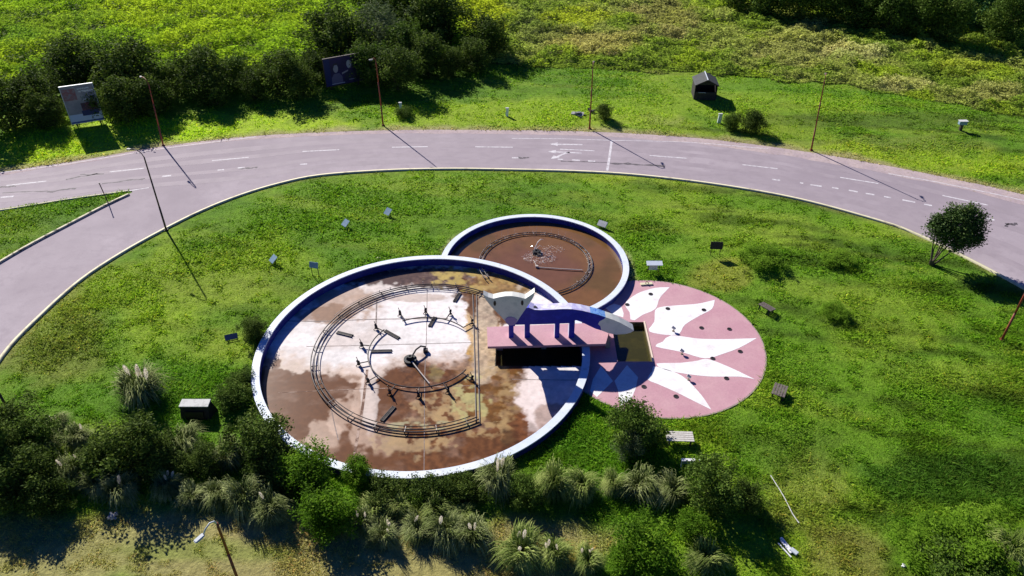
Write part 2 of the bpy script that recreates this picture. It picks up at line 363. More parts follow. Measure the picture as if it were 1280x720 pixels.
def meadow_col(x, y):
    px, py = P(x, y, 0); n = len(px)
    left = sm(660, 560, px + (fbm(x, y, 8, 2, 3) - .5) * 120)[:, None]
    a = fbm(x, y, 10, 4, 21)[:, None]; b = fbm(x, y, 4, 4, 71)[:, None]
    cl = np.array([.150, .235, .012]) * (1 - sm(.45, .65, a)) + np.array([.20, .265, .014]) * sm(.45, .65, a)
    cl = cl * (1 - .6 * sm(.5, .7, b)) + np.array([.08, .15, .014]) * .6 * sm(.5, .7, b)
    d = sm(.5, .62, fbm(x, y * 1.0, 7, 4, 140))[:, None]
    cr = np.array([.135, .19, .022]) * (1 - d) + np.array([.20, .23, .05]) * d
    e = sm(.56, .66, b); cr = cr * (1 - e) + np.array([.19, .25, .02]) * e
    wob = fbm(x, y, 4, 3, 7) - .5
    for bx, by, rx, ry, col, wt in [(735, 55, 60, 18, (.30, .25, .09), .55), (1060, 68, 45, 12, (.42, .39, .18), .6), (1130, 108, 50, 8, (.34, .31, .14), .55), (1200, 88, 55, 14, (.24, .27, .03), .7),
                                    (830, 25, 50, 25, (.22, .17, .08), .5), (1000, 60, 60, 30, (.28, .25, .10), .5), (670, 35, 40, 25, (.10, .13, .03), .6), (720, 25, 45, 12, (.26, .30, .02), .8), (1240, 118, 50, 12, (.30, .28, .10), .6),
                                    (600, 20, 45, 25, (.27, .30, .015), .7), (330, 25, 120, 40, (.17, .25, .012), .4), (60, 50, 90, 30, (.08, .15, .02), .5), (1120, 50, 60, 15, (.11, .17, .02), .5)]:
        q = ((px - bx) / rx) ** 2 + ((py - by) / ry) ** 2
        k = (wt * sm(1.2, .4, q + wob * 2))[:, None]; cl = cl * (1 - k) + np.array(col) * k; cr = cr * (1 - k) + np.array(col) * k
    return cl * left + cr * (1 - left), left[:, 0]
def is_meadow(x, y):
    px, py = P(x, y, 0); return py < np.interp(px, me_x, me_y) + (fbm(x, y, 3, 3, 31) - .5) * 10

# ------------------------------------------------------------------ ground sheet
od, idn, isd = outer[::4], inner[::4], isl[::4]
def axis(a, b, st):
    far = [60, 150, 350, 800, 2000]
    return np.concatenate([[a - q for q in far[::-1]], np.arange(a, b + 1e-6, st), [b + q for q in far]])
gx_, gy_ = axis(-150, 150, .5), axis(12, 215, .5)
GX, GY = np.meshgrid(gx_, gy_, indexing='ij'); shp = GX.shape
_o, _i, _s = outer, inner, isl
outer_full, inner_full, isl_full = outer, inner, isl
outer, inner, isl = od, idn, isd
GZ = ground_z(GX.ravel(), GY.ravel())
_py = P(GX.ravel(), np.maximum(GY.ravel(), 13), 0)
XR, YR = GX.ravel(), GY.ravel()
gm = np.zeros(XR.shape, bool); ok = (YR < 214) & (np.abs(XR) < 149); gm[ok] = is_meadow(XR[ok], YR[ok]); gm |= (YR >= 214)
gcol = turf_col(XR, np.maximum(YR, 13)); mc, mleft = meadow_col(XR, np.maximum(YR, 13))
gcol = np.where(gm[:, None], mc * .45, gcol * 1.6)
outer, inner, isl = outer_full, inner_full, isl_full
M_turf = mat('turf_soil', rough=.95, spec=.15, attr='col', detail=(1.8, .25), bump=(5, .6, .12))
I = np.arange(len(XR)).reshape(shp)
F = np.stack([I[:-1, :-1], I[1:, :-1], I[1:, 1:], I[:-1, 1:]], -1).reshape(-1, 4)
g = soup('ground', np.c_[XR, YR, GZ], F, M_turf, cols={'col': gcol}); tag(g, kind='structure')
def samp(A, x, y):
    """bilinear lookup of a grid field"""
    A = A.reshape(shp + (-1,)); n0 = 5
    fx = np.clip((x + 150) / .5, 0, len(gx_) - 12) + n0; fy = np.clip((y - 12) / .5, 0, len(gy_) - 12) + n0
    ix = fx.astype(int); iy = fy.astype(int); tx = (fx - ix)[:, None]; ty = (fy - iy)[:, None]
    r = (A[ix, iy] * (1 - tx) + A[ix + 1, iy] * tx) * (1 - ty) + (A[ix, iy + 1] * (1 - tx) + A[ix + 1, iy + 1] * tx) * ty
    return r[:, 0] if r.shape[1] == 1 else r
def gz(x, y): return float(samp(GZ, np.array([float(x)]), np.array([float(y)]))[0])

# ------------------------------------------------------------------ roads
M_road = mat('asphalt', (.345, .29, .318), .85, .25, noise=[(.10, (.41, .35, .38), .42, .62), (.03, (.30, .25, .28), .45, .6), (.7, (.30, .25, .28), .5, .75), (5, (.24, .20, .23), .60, .80)], detail=(22, .07), bump=(25, .25, .01))
M_dust = mat('dusty_shoulder', (.50, .40, .39), .95, .15, noise=[(.5, (.40, .32, .34), .4, .6), (3, (.32, .26, .22), .5, .7)], detail=(15, .08))
rd = flat_poly(road_poly[::2], .01, 'road', M_road, holes=[isl[::2]]); tag(rd, kind='structure')
def strip(px_pts, width, z=.018, name='road_marking', m='line', step=.8):
    p = gl(px_pts, step)
    o = ribbon(p, [-width / 2, width / 2], [z, z], name, M[m] if isinstance(m, str) else m); tag(o, kind='structure'); return o
# dusty shoulder: irregular inner limit
sx = outer; wv = np.interp(sx[:, 0], [-60, -20, 10, 30, 60, 90], [.7, .9, 1.2, 1.9, 2.3, 2.6]) * (.75 + .5 * fbm(sx[:, 0], sx[:, 1], 3, 3, 3))
sh = ribbon(sx, [-.1 * np.ones(len(sx)), wv], [.014, .014], 'road_shoulder', M_dust); tag(sh, kind='structure')
dashes = [((137, 215), (180, 210.5)), ((265, 201), (311, 196.7)), ((378, 189.5), (424, 187.3)), ((490, 184.2), (535, 183.5)), ((594, 183.6), (641, 184.2)), ((700, 186.6), (743, 188.6)), ((812, 194.5), (858, 198)), ((928, 206), (972, 211)), ((1050, 221.8), (1098, 229.6)), ((1178, 244.5), (1235, 256.6)), ((8, 232), (58, 226.5)),
          ((1000, 228.6), (1004, 229.2)), ((1013, 231), (1027, 233)), ((1040, 234.6), (1048, 236)), ((1061, 238), (1072, 240)), ((1082, 242), (1093, 243.6)), ((1105, 246), (1114, 247.4)), ((1128, 250), (1144, 253)), ((1155, 255.4), (1165, 257.2)), ((1232, 273), (1243, 275.2)), ((965, 224.4), (975, 225.4)), ((735, 201.4), (744, 201.8)), ((715, 200), (725, 200.6)), ((697, 199.2), (704, 199.5)), ((640, 197.4), (648, 197.4)), ((375, 205.6), (384, 205)), ((272, 213), (280, 212.2)), ((297, 210.2), (306, 209.4)), ((203, 220.6), (214, 219.6)), ((1, 247), (17, 245.5))]
for i, (a, b) in enumerate(dashes): strip([a, b], .22 if i < 11 else .30)
strip([(1110, 217), (1180, 229.5), (1280, 251), (1380, 278)], .16)
strip([(640, 173.2), (700, 173.6), (764, 175.5), (860, 178), (960, 186)], .13)
strip([(764.6, 175.8), (762, 195), (759, 213.5)], .28)
strip([(-60, 277), (0, 263.4), (80, 250.6), (140, 242), (186, 234.8)], .18)
strip([(-60, 222), (20, 213.5), (100, 202.5), (200, 186.3), (320, 171.2)], .14)
strip([(689, 180.4), (728, 181)], .28); strip([(686, 189.6), (727, 191.5)], .28); strip([(712, 190.6), (703, 193), (695, 197.2)], .3)
for tip, a, b in (((687, 180.2), (697, 178.2), (697, 182.6)), ((685, 189.6), (695, 187.6), (695, 192)), ((688.5, 198.8), (692, 194.2), (700, 197.6))):
    o = flat_poly([G(*tip), G(*a), G(*b)], .0195, 'road_marking', M['line']); tag(o, kind='structure')
def jit(a, b, n, amp):
    return [(a[0] + (b[0] - a[0]) * t / n + random.uniform(-1, 1), a[1] + (b[1] - a[1]) * t / n + random.uniform(-amp, amp)) for t in range(n + 1)]
for a, b, wd in (((0, 234.5), (20, 233), .35), ((60, 240), (95, 235.5), .3), ((83, 224.5), (122, 217.5), .3), ((127, 229.5), (182, 223.3), .28), ((4, 241), (60, 238.5), .2), ((760, 203.5), (832, 208), .5), ((300, 211), (322, 209), .3), ((700, 202), (758, 203), .22), ((645, 197.6), (662, 197.3), .4), ((1258, 281), (1272, 280), .4), ((1256, 283), (1262, 279.6), .3), ((100, 219), (130, 217), .3)):
    p = gl(jit(a, b, 6, .7), .4); wv2 = wd * (.3 + 1.0 * RNG.random(len(p)))
    o = ribbon(p, [-wv2 / 2, wv2 / 2], [.0165, .0165], 'road_crack', M['tar']); tag(o, kind='structure')
M_lane = mat('tyre_polished_asphalt', (.31, .26, .287), .8, .25, noise=[(.5, (.345, .29, .318), .40, .56), (4, (.27, .225, .25), .60, .80)], detail=(22, .06))
for f0, f1 in ((.20, .27), (.36, .43), (.58, .66), (.76, .83)):
    a = smooth([G(px_, np.interp(px_, [0, 100, 200, 300, 400, 500, 700, 800, 900, 1013, 1100, 1200, 1280, 1380], [216, 201, 184, 172, 166, 163, 164, 168, 176, 191, 206, 226, 244, 272]) * (1 - f_) + f_ * np.interp(px_, [0, 100, 200, 300, 350, 400, 480, 560, 640, 720, 800, 900, 1000, 1100, 1200, 1280, 1380], [262, 249, 243, 236, 229, 219, 213, 211, 212, 214, 219, 231, 249, 276, 318, 360, 410])) for px_ in range(-20, 1381, 70) for f_ in ((f0 + f1) / 2,)], 1.5)
    wl = .28 + .5 * fbm(a[:, 0], a[:, 1], 6, 3, int(f0 * 100)); o = ribbon(a, [-wl, wl], [.0135, .0135], 'road_wear', M_lane); tag(o, kind='structure')
# kerbs (real steps)
def kerb(line, side, name, m, h=.13, w_=.22):
    offs = [0, 0, w_ * side, w_ * side]; zs = [-.1, h, h, -.1]
    o = ribbon(line, offs, zs, name, M[m]); tag(o, kind='structure')
kerb(inner, 1, 'kerb', 'kerb', .14, .30)
kerb(gl([(160, 243), (130, 257), (80, 283), (40, 304), (0, 327), (-60, 364), (-120, 408)]), -1, 'kerb', 'kerbworn', .14, .35)
kerb(gl([(-120, 279), (0, 263), (80, 250), (130, 243), (160, 239)]), 1, 'kerb', 'kerb', .10, .16)

# ------------------------------------------------------------------ pools
def floor_cols(x, y):
    px, py = P(x, y, FLOOR); n = len(px)
    wob = (fbm(x, y, 2.2, 6, 12) - .5) * 1.1 + (fbm(x, y, .5, 3, 44) - .5) * .35; w2 = fbm(x, y, .5, 4, 90) - .5
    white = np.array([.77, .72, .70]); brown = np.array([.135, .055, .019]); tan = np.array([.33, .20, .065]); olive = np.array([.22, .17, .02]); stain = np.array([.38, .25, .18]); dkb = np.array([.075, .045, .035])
    c = np.ones((n, 1)) * white; rg = np.full(n, .75)
    def put(mask, col, wetness=None):
        nonlocal c, rg
        m_ = mask[:, None]; c = c * (1 - m_) + np.asarray(col) * m_
        if wetness is not None: rg = rg * (1 - mask) + wetness * mask
    put(.40 * sm(.42, .70, fbm(x, y, 2.4, 5, 33)), stain); put(.30 * sm(.45, .7, fbm(x * .5, y * 1.8, 1.5, 4, 36)), np.array([.50, .46, .43]))
    def blob(bx, by, rx, ry, wgt=1, s=1.8): return wgt * sm(1.45, .60, ((px - bx) / rx) ** 2 + ((py - by) / ry) ** 2 + wob * (s + 1.2) + w2 * 1.2)
    # upper-left stains, upper wet strip
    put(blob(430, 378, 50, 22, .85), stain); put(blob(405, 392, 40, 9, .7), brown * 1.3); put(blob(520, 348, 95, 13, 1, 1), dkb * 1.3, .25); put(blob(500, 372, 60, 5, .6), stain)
    # lower brown water; boundary near y=455..465 and rising to the right
    edge = np.interp(px, [320, 345, 380, 400, 430, 470, 505, 530, 560, 595, 620], [450, 449, 462, 470, 466, 462, 452, 446, 452, 456, 440])
    e_ = (py - edge) + wob * 30 + w2 * 16; put(.75 * sm(-16, 2, e_) * (px < 660), stain * 1.05, .5); m = sm(-3, 9, e_); put(m * (px < 660), brown, .22)
    put(blob(615, 480, 45, 60, 1, 1.2), brown * np.array([1.15, 1.25, .8]), .25)
    put(blob(600, 400, 22, 60, .9), tan * 1.5); put(blob(610, 372, 40, 30, .95, 2), brown * .85, .25); put(blob(585, 348, 46, 15, .9, 2) * sm(.38, .58, fbm(x, y, .7, 4, 430)), np.array([.40, .28, .05]), .5); put(blob(640, 350, 40, 18, .7), tan)
    put(blob(606, 435, 14, 55, .75), np.array([.52, .42, .30]))
    # pale silt showing through the water
    for b in ((428, 512, 16, 26, .55), (452, 540, 14, 48, .6), (440, 468, 24, 8, .4), (395, 560, 30, 10, .2), (480, 555, 14, 30, .3), (405, 545, 20, 16, .5), (560, 455, 30, 6, .3)): put(blob(*b, 2.6), stain * 1.25, .45)
    put(blob(462, 500, 9, 38, .6, 1.5), np.array([.62, .54, .50]), .5)
    for b in ((560, 500, 50, 20, .6), (520, 560, 50, 22, .6), (590, 530, 40, 30, .75), (620, 540, 26, 22, .7), (545, 540, 50, 22, .5), (640, 500, 20, 40, .6), (630, 470, 20, 20, .5)): put(blob(*b, 3.2) * sm(.36, .56, fbm(x, y, .55, 4, 400)), tan, .6)
    put(blob(590, 500, 22, 22, .7, 3) * sm(.4, .6, fbm(x, y, .5, 4, 410)), np.array([.40, .37, .13]), .7); put(blob(540, 532, 50, 5, .6, 2) * sm(.4, .55, fbm(x, y, .4, 3, 420)), np.array([.36, .35, .17]), .7); put(blob(540, 470, 12, 12, .5, 3), olive * .9, .5)
    put(blob(640, 555, 26, 22, .8, 3), brown * .55, .2); put(blob(660, 530, 20, 24, .6, 2), brown * np.array([1.4, 1.2, 1]), .3)
    # dry slab right of the channel
    put(blob(672, 490, 26, 34, .95, 1.2), np.array([.74, .62, .58]), .75); put(blob(690, 520, 18, 14, .6, 2), brown * 1.3, .3)
    sp_ = sm(.5, .75, fbm(x * .6 + y * .5, y - x * .3, .9, 5, 150)) * sm(.6, .3, rg) * .35; put(sp_, stain * .8); k = .35 + 1.3 * fbm(x, y, .3, 3, 60); wetm = sm(.6, .3, rg); c = c * (1 + (k[:, None] - 1) * (.18 + .62 * wetm[:, None] * (px[:, None] > 500)))
    return c, rg
def polar_floor(cx, cy, rfun, n_r, n_a, z):
    a = np.linspace(0, 2 * np.pi, n_a, endpoint=False); t = np.linspace(0, 1, n_r); R = rfun(a)
    X = cx + np.outer(t, R * np.cos(a)); Y = cy + np.outer(t, R * np.sin(a)); I = np.arange(n_r * n_a).reshape(n_r, n_a); J = np.roll(I, -1, 1)
    F = np.stack([I[:-1], I[1:], J[1:], J[:-1]], -1).reshape(-1, 4); return X.ravel(), Y.ravel(), F
X, Y, F = polar_floor(*BIG, lambda a: np.full_like(a, RB - WT + .1), 190, 640, FLOOR)
fc, fr = floor_cols(X, Y)
M_floor = mat('stained_pool_floor', rough=.7, spec=.35, attr='col', detail=(2.6, .10))
_t = M_floor.node_tree; _a = _t.nodes.new('ShaderNodeAttribute'); _a.attribute_name = 'v'; _t.links.new(_a.outputs['Fac'], _t.nodes['Principled BSDF'].inputs['Roughness'])
cx_ = X[F].mean(1); cy_ = Y[F].mean(1); keep = ~((cx_ > pitin[0]) & (cx_ < pitin[1]) & (cy_ > pitin[2]) & (cy_ < pitin[3])); F = F[keep]
big = empty('fountain_pool', (BIG[0], BIG[1], 0), label='large round fountain pool, half dry with brown water, blue wall under a white rim', cat='pool')
def child(o, parent): o.parent = parent; o.matrix_parent_inverse = Matrix.Translation(-parent.location); return o
fl = soup('pool_floor', np.c_[X, Y, np.full(len(X), FLOOR)], F, M_floor, cols={'col': fc}, attrs=fr); child(fl, big)
mb = MB().ring(BIG, RB - WT, RB, -1.0, RIM - .09, n=220); child(mb.build('wall', 'navy'), big)
mb = MB().ring(BIG, RB - WT - .03, RB + .03, RIM - .09 + .002, RIM, n=220); child(mb.build('rim', 'white', bevel=.012), big)
# floor joints, a conduit and the dark recessed channel below the slab
def fstrip(p, wd, m, z=FLOOR + .006, nm='floor_joint', par=big):
    q = smooth([G(a, b, z) for a, b in p], .5); return child(ribbon(q, [-wd / 2, wd / 2], [z, z], nm, M[m] if isinstance(m, str) else m), par)
M_joint = mat('joint_line', (.20, .155, .14), .8, noise=(3, (.45, .38, .35), .5, .7)); M_jl = mat('pale_joint', (.42, .30, .24), .8, noise=(1.6, (.13, .06, .035), .42, .55))
fstrip([(352, 401), (400, 401.5), (470, 399), (560, 398)], .10, M_joint); fstrip([(348, 491), (430, 487), (520, 484), (590, 482)], .06, M_jl); fstrip([(383, 433), (440, 432), (520, 430), (590, 428)], .06, M_joint)
fstrip([(471, 372), (470.5, 390), (470, 408)], .12, M_joint); fstrip([(459, 462), (453, 510), (446, 550), (441, 584)], .20, M_jl); fstrip([(412, 500), (418, 530), (423, 550)], .07, M_joint); fstrip([(640, 474), (700, 475), (722, 475)], .06, M_joint); fstrip([(534, 360), (533, 420), (531, 470), (530, 590)], .05, M_joint)
mb = MB()
for dx_ in (0, 4.5): q = [Vector((*G(a + dx_, b, FLOOR + .05), FLOOR + .05)) for a, b in ((591, 368), (592.5, 420), (594, 480), (595, 528))]; mb.tube(q, .035, 6)
child(mb.build('conduit', mat('grey_conduit', (.20, .18, .17), .7)), big)
cw = pitin
mb = MB().box(((cw[0] + cw[1]) / 2, cw[3], -.6), (cw[1] - cw[0], .12, .95)).box(((cw[0] + cw[1]) / 2, cw[2], -.6), (cw[1] - cw[0], .12, .95)).box((cw[0], (cw[2] + cw[3]) / 2, -.6), (.12, cw[3] - cw[2] - .13, .95))
child(mb.build('channel_wall', mat('slimy_wall', (.03, .024, .014), .6)), big)
M_dwater = mat('dark_channel_water', (.030, .026, .010), .08, .5, bump=(3, .15, .02))
o = flat_poly([(cw[0] - .05, cw[2] - .05), (cw[1], cw[2] - .05), (cw[1], cw[3] + .05), (cw[0] - .05, cw[3] + .05)], -.55, 'water', M_dwater); tag(o, kind='structure')

# small pool: an arc that dies into the large one
dd = math.hypot(SML[0] - BIG[0], SML[1] - BIG[1]); base_a = math.atan2(BIG[1] - SML[1], BIG[0] - SML[0])
half = math.acos((RS ** 2 + dd ** 2 - (RB - .1) ** 2) / (2 * RS * dd))
sp = empty('fountain_pool', (SML[0], SML[1], 0), label='smaller round fountain pool full of brown water behind the large one', cat='pool')
a0, a1 = base_a + half + .004, base_a - half + 2 * math.pi - .004
def clip_arc(mb_, r0, r1, z0, z1): return mb_.ring(SML, r0, r1, z0, z1, a0, a1, 150)
child(clip_arc(MB(), RS - .5, RS, -1, RIM - .09).build('wall', 'navy'), sp)
child(clip_arc(MB(), RS - .53, RS + .03, RIM - .088, RIM - .004).build('rim', 'white', bevel=.012), sp)
def rs_fun(a, own, R0, others, gap):
    r = np.full_like(a, R0)
    for (ox, oy, orr) in others:
        dx, dy = own[0] - ox, own[1] - oy; b = dx * np.cos(a) + dy * np.sin(a); c = dx * dx + dy * dy - (orr - gap) ** 2; D = b * b - c
        t = np.where(D > 0, -b - np.sqrt(np.maximum(D, 0)), 1e9); t = np.where(t > 0, t, 1e9); r = np.minimum(r, t)
    return r
X, Y, F = polar_floor(*SML, lambda a: rs_fun(a, SML, RS - .4, [(*BIG, RB)], .2), 60, 300, 0)
qc = np.ones((len(X), 1)) * np.array([.19, .092, .034]); a_ = sm(.45, .65, fbm(X, Y, 4, 4, 8))[:, None]; qc = qc * (1 - a_) + np.array([.14, .078, .026]) * a_
b_ = sm(6, 2.5, np.hypot(X - SML[0], Y - SML[1] + .4) + (fbm(X, Y, 2, 3, 2) - .5) * 4)[:, None]; qc = qc * (1 - .5 * b_) + np.array([.15, .065, .05]) * .5 * b_
M_mud = mat('muddy_water', rough=.13, spec=.5, attr='col', detail=(1.2, .08), bump=(4, .06, .02))
wt = soup('water', np.c_[X, Y, np.full(len(X), .02)], F, M_mud, cols={'col': qc}); tag(wt, kind='structure')

# ------------------------------------------------------------------ painted plaza
ang = np.linspace(0, 2 * np.pi, 260, endpoint=False)
pr = rs_fun(ang, PLZ, RP, [(*BIG, RB), (*SML, RS)], .3)
pl_out = [(PLZ[0] + r * math.cos(a), PLZ[1] + r * math.sin(a)) for a, r in zip(ang, pr)]
hole = [(pit[0], pit[2]), (pit[1], pit[2]), (pit[1], pit[3]), (pit[0], pit[3])]
pz = flat_poly(pl_out, .06, 'plaza', M['pink'], holes=[hole]); tag(pz, kind='structure')
on_ = pr > RP - .01; k0 = int(np.argmax(~on_)); kk = np.roll(on_, -k0); i0 = int(np.argmax(kk)); i1 = len(kk) - 1 - int(np.argmax(kk[::-1])); a_0, a_1 = ang[(i0 + k0) % 260], ang[(i0 + k0) % 260] + (i1 - i0) * 2 * math.pi / 260
o = MB().ring(PLZ, RP + .0, RP + .10, -.3, .055, a_0, a_1, 180).build('plaza_edge', 'edge'); tag(o, kind='structure')
def pc(pts): return [(740 + a * .2638, 340 + b * .2638) for a, b in pts]
petals = [pc([(368, 72), (300, 75), (230, 95), (180, 125), (155, 155), (178, 190), (188, 234), (240, 203), (300, 175), (322, 122)]),
          pc([(60, 168), (105, 150), (138, 160), (150, 195), (148, 215), (165, 238), (100, 200)]),
          pc([(582, 132), (500, 150), (400, 158), (330, 165), (300, 180), (295, 235), (272, 282), (400, 298), (440, 250), (510, 207), (568, 175)]),
          pc([(782, 313), (700, 316), (600, 318), (500, 315), (375, 300), (335, 330), (300, 352), (420, 378), (535, 409), (620, 388), (700, 358)]),
          pc([(772, 508), (700, 496), (560, 495), (440, 482), (345, 462), (305, 434), (420, 430), (500, 420), (548, 412), (650, 450)]),
          pc([(565, 652), (500, 620), (400, 570), (310, 530), (262, 508), (285, 470), (290, 447), (330, 455), (400, 478), (450, 510), (520, 585)]),
          [(700 + a / 4, 420 + b / 4) for a, b in ((205, 150), (265, 225), (185, 305), (150, 275), (165, 215))],
          [(700 + a / 4, 420 + b / 4) for a, b in ((335, 145), (390, 205), (380, 258), (355, 320), (300, 350), (290, 270), (272, 225))]]
for p in petals:
    q = [G(a, b, .065) for a, b in p]; q = smooth(q + [q[0]], .4)[:-1] if len(p) > 7 else q
    q = [(a, b) for a, b in q if not (pit[0] - .1 < a < pit[1] + .1 and pit[2] - .1 < b < pit[3] + .1)]
    o = flat_poly(q, .066, 'plaza_petal', M['petal']); tag(o, kind='structure')
# olive water basin in the plaza
basin = empty('water_basin', (pit[1], pit[2], 0), label='sunken rectangular basin of olive water at the inner edge of the pink plaza', cat='basin')
mb = MB(); xc, yc = (pit[0] + pit[1]) / 2, (pit[2] + pit[3]) / 2
mb.box((xc, pit[3] + .06, -.38), (pit[1] - pit[0] + .24, .12, .86)).box((xc, pit[2] - .06, -.38), (pit[1] - pit[0] + .24, .12, .86)).box((pit[0] - .06, yc, -.38), (.12, pit[3] - pit[2] - .002, .86)).box((pit[1] + .06, yc, -.37), (.12, pit[3] - pit[2] - .002, .90))
child(mb.build('basin_wall', mat('algae_wall', (.20, .15, .07), .8, noise=(2, (.07, .06, .02), .4, .6))), basin)
child(MB().box((pit[1] + .02, yc, .09), (.13, pit[3] - pit[2] + .1, .05)).build('coping', mat('warm_coping', (.75, .60, .48), .7)), basin)
M_olive = mat('olive_water', (.040, .036, .005), .12, .5, noise=[(.8, (.065, .055, .008), .45, .7), (4, (.05, .05, .006), .55, .75)], bump=(3, .1, .02))
o = flat_poly([(pit[0], pit[2]), (pit[1], pit[2]), (pit[1], pit[3]), (pit[0], pit[3])], -.42, 'water', M_olive); tag(o, kind='structure')
rockspots = [(752, 433, .22), (744, 433, .15), (762, 428, .16)]

# ------------------------------------------------------------------ slab and cat sculpture
ZS = .95
sl_pts = [(-1.92, 45.85), (7.45, 46.2), (8.25, 49.0), (-2.05, 48.35)]
slab = empty('slab_platform', (2.8, 47, 0), label='long pink concrete slab spanning from the pool to the plaza under the animal sculpture', cat='platform')
mb = MB(); n = 4; mb.add([(a, b, ZS - .22) for a, b in sl_pts] + [(a, b, ZS) for a, b in sl_pts], [(3, 2, 1, 0), (4, 5, 6, 7)] + [(i, (i + 1) % 4, 4 + (i + 1) % 4, 4 + i) for i in range(4)])
child(mb.build('deck', 'pink', bevel=.02), slab)
for c_, d_ in (((-1.0, 47.6, .0), (.5, .9, 1.45)), ((2.6, 47.7, .0), (.4, .8, 1.45)), ((7.7, 47.6, .35), (.35, 1.8, .74)), ((1.9, 48.25, .05), (7.4, .1, 1.32))): child(MB().box(c_, d_).build('support', 'edge'), slab)

YF, TH = 46.95, .72                 # front plane and thickness of the sculpture
def sp2(px, py, Y=YF): return on_plane_y(px, py, Y)
cat = empty('animal_sculpture', (*sp2(640, 421)[:1], YF, ZS), label='large four-legged fox-like sculpture with flat white head and blue body on the pink slab', cat='sculpture')
def plate(pts, Y, th, m, name, parent=cat, bev=.015, px=True):
    poly = [sp2(a, b, Y) for a, b in pts] if px else pts
    mb = MB().prism(poly, lambda a, b, t: (a, Y + t, b), th); return child(mb.build(name, m, bevel=bev), parent)
body_top = [(661.5, 384.5), (668, 387.2), (676, 387.6), (690, 387), (703, 386.2), (715, 386.4), (727, 388.2), (738, 390.8), (748, 393.4), (757, 396.6)]
body_bot = [(751.5, 413), (744, 410.8), (735, 406.5), (727, 402.5), (720, 400.2), (716, 401.8), (712, 404), (697, 404.6), (680, 405.2), (661, 405.6), (645, 406), (637, 404), (640, 396), (648, 386)]
split = [(757, 396.6), (755.5, 398.6), (749.5, 401.6), (747.6, 405), (750.6, 408), (751.5, 413)]
child(MB().prism([sp2(a, b) for a, b in body_top + split[1:-1] + body_bot], lambda a, b, t: (a, YF + t, b), TH).build('body', 'blue', bevel=.0), cat)
tail_pts = split[::-1] + [(766, 399.6), (775, 403.4), (784, 408.2), (792.5, 413.2), (788, 416), (781, 417.6), (770, 418.2), (761, 416.6)]
child(MB().prism([sp2(a, b) for a, b in tail_pts], lambda a, b, t: (a, YF + t, b), TH).build('tail', 'statuewhite'), cat)
def cap_strip(pts, m, name, lift=.03, over=.03):
    q = [sp2(a, b) for a, b in pts]; mb = MB(); v = []
    for a, b in q: v += [(a, YF - over, b + .003), (a, YF + TH + over, b + .003), (a, YF + TH + over, b + lift), (a, YF - over, b + lift)]
    f = []
    for i in range(len(q) - 1):
        for k in range(4): f.append((i * 4 + k, i * 4 + (k + 1) % 4, i * 4 + 4 + (k + 1) % 4, i * 4 + 4 + k))
    f += [(0, 1, 2, 3), tuple((len(q) - 1) * 4 + k for k in (3, 2, 1, 0))]
    return child(mb.add(v, f).build(name, m), cat)
cap_strip(body_top[:8], 'lilac', 'back'); cap_strip(body_top[7:], 'skyblue', 'rump'); cap_strip([(757, 396.6), (766, 399.6), (775, 403.4), (784, 408.2), (792, 412.9)], 'statuewhite', 'tail_ridge')
mb = MB(); hx, hz = sp2(670, 387.0); mb.add([(hx - .28, YF + .2, hz + .055), (hx + .16, YF + .18, hz + .055), (hx - .06, YF + .5, hz + .055)], [(0, 1, 2)]); 
ob = mb.build('hole_mark', 'black'); child(ob, cat)
for a, b in ((636.2, 642), (656.0, 662.2), (693.4, 699), (711.0, 717.6)):
    x0 = sp2(a, 421)[0]; x1 = sp2(b, 421)[0]; zt = sp2(a, 402.5)[1]
    lg = child(MB().box(((x0 + x1) / 2, YF + TH / 2, (ZS + zt) / 2), (x1 - x0, TH - .02, zt - ZS)).build('leg', 'blue'), cat)
    child(MB().box((x0 - .012, YF + TH / 2, (ZS + zt) / 2 - .02), (.02, TH - .03, zt - ZS - .06)).build('leg_side', 'legside'), lg)
# head: a thick shield shape with two ears, in front of the shoulders
YH, TH_H = YF - .42, .62
head_pts = [(604, 368.6), (610, 371.6), (616.5, 373.4), (624, 371.6), (632, 370.3), (640.5, 370.2), (649, 371.6), (656.5, 373.6), (662, 370), (668.5, 365.4), (667.5, 370), (664.5, 375.5), (660, 382), (654.5, 390), (649, 398), (645.5, 403.5), (642, 406), (638.5, 406.6), (635, 405.6), (631.6, 402), (626, 395.6), (619, 388.5), (612, 381), (607, 374.5)]
hd = plate(head_pts, YH, TH_H, 'statuewhite', 'head')
def disc_on(px, py, rx, rz, m, name, yoff):
    cx, cz = sp2(px, py, YH); n = 20
    pts = [(cx + rx * math.cos(2 * math.pi * k / n), cz + rz * math.sin(2 * math.pi * k / n)) for k in range(n)]
    o = MB().prism(pts, lambda a, b, t: (a, YH - yoff + t, b), yoff - .002).build(name, m); return child(o, hd)
disc_on(618.5, 379, .10, .24, 'black', 'eye', .03); disc_on(652.8, 378.4, .10, .24, 'black', 'eye', .03)
mu = [(631.4, 399), (634, 396.6), (638.3, 395.6), (643, 396.8), (646.6, 399.2), (645.2, 403.4), (642, 406), (638.5, 406.6), (635, 405.6), (632, 402.4)]
o = MB().prism([sp2(a, b, YH) for a, b in mu], lambda a, b, t: (a, YH - .05 + t, b), .048).build('snout', 'purple', bevel=.01); child(o, hd)
o = MB().box((sp2(640, 400)[0], YF + .05, 2.6), (.5, .6, .5)).build('neck', 'blue'); child(o, cat)

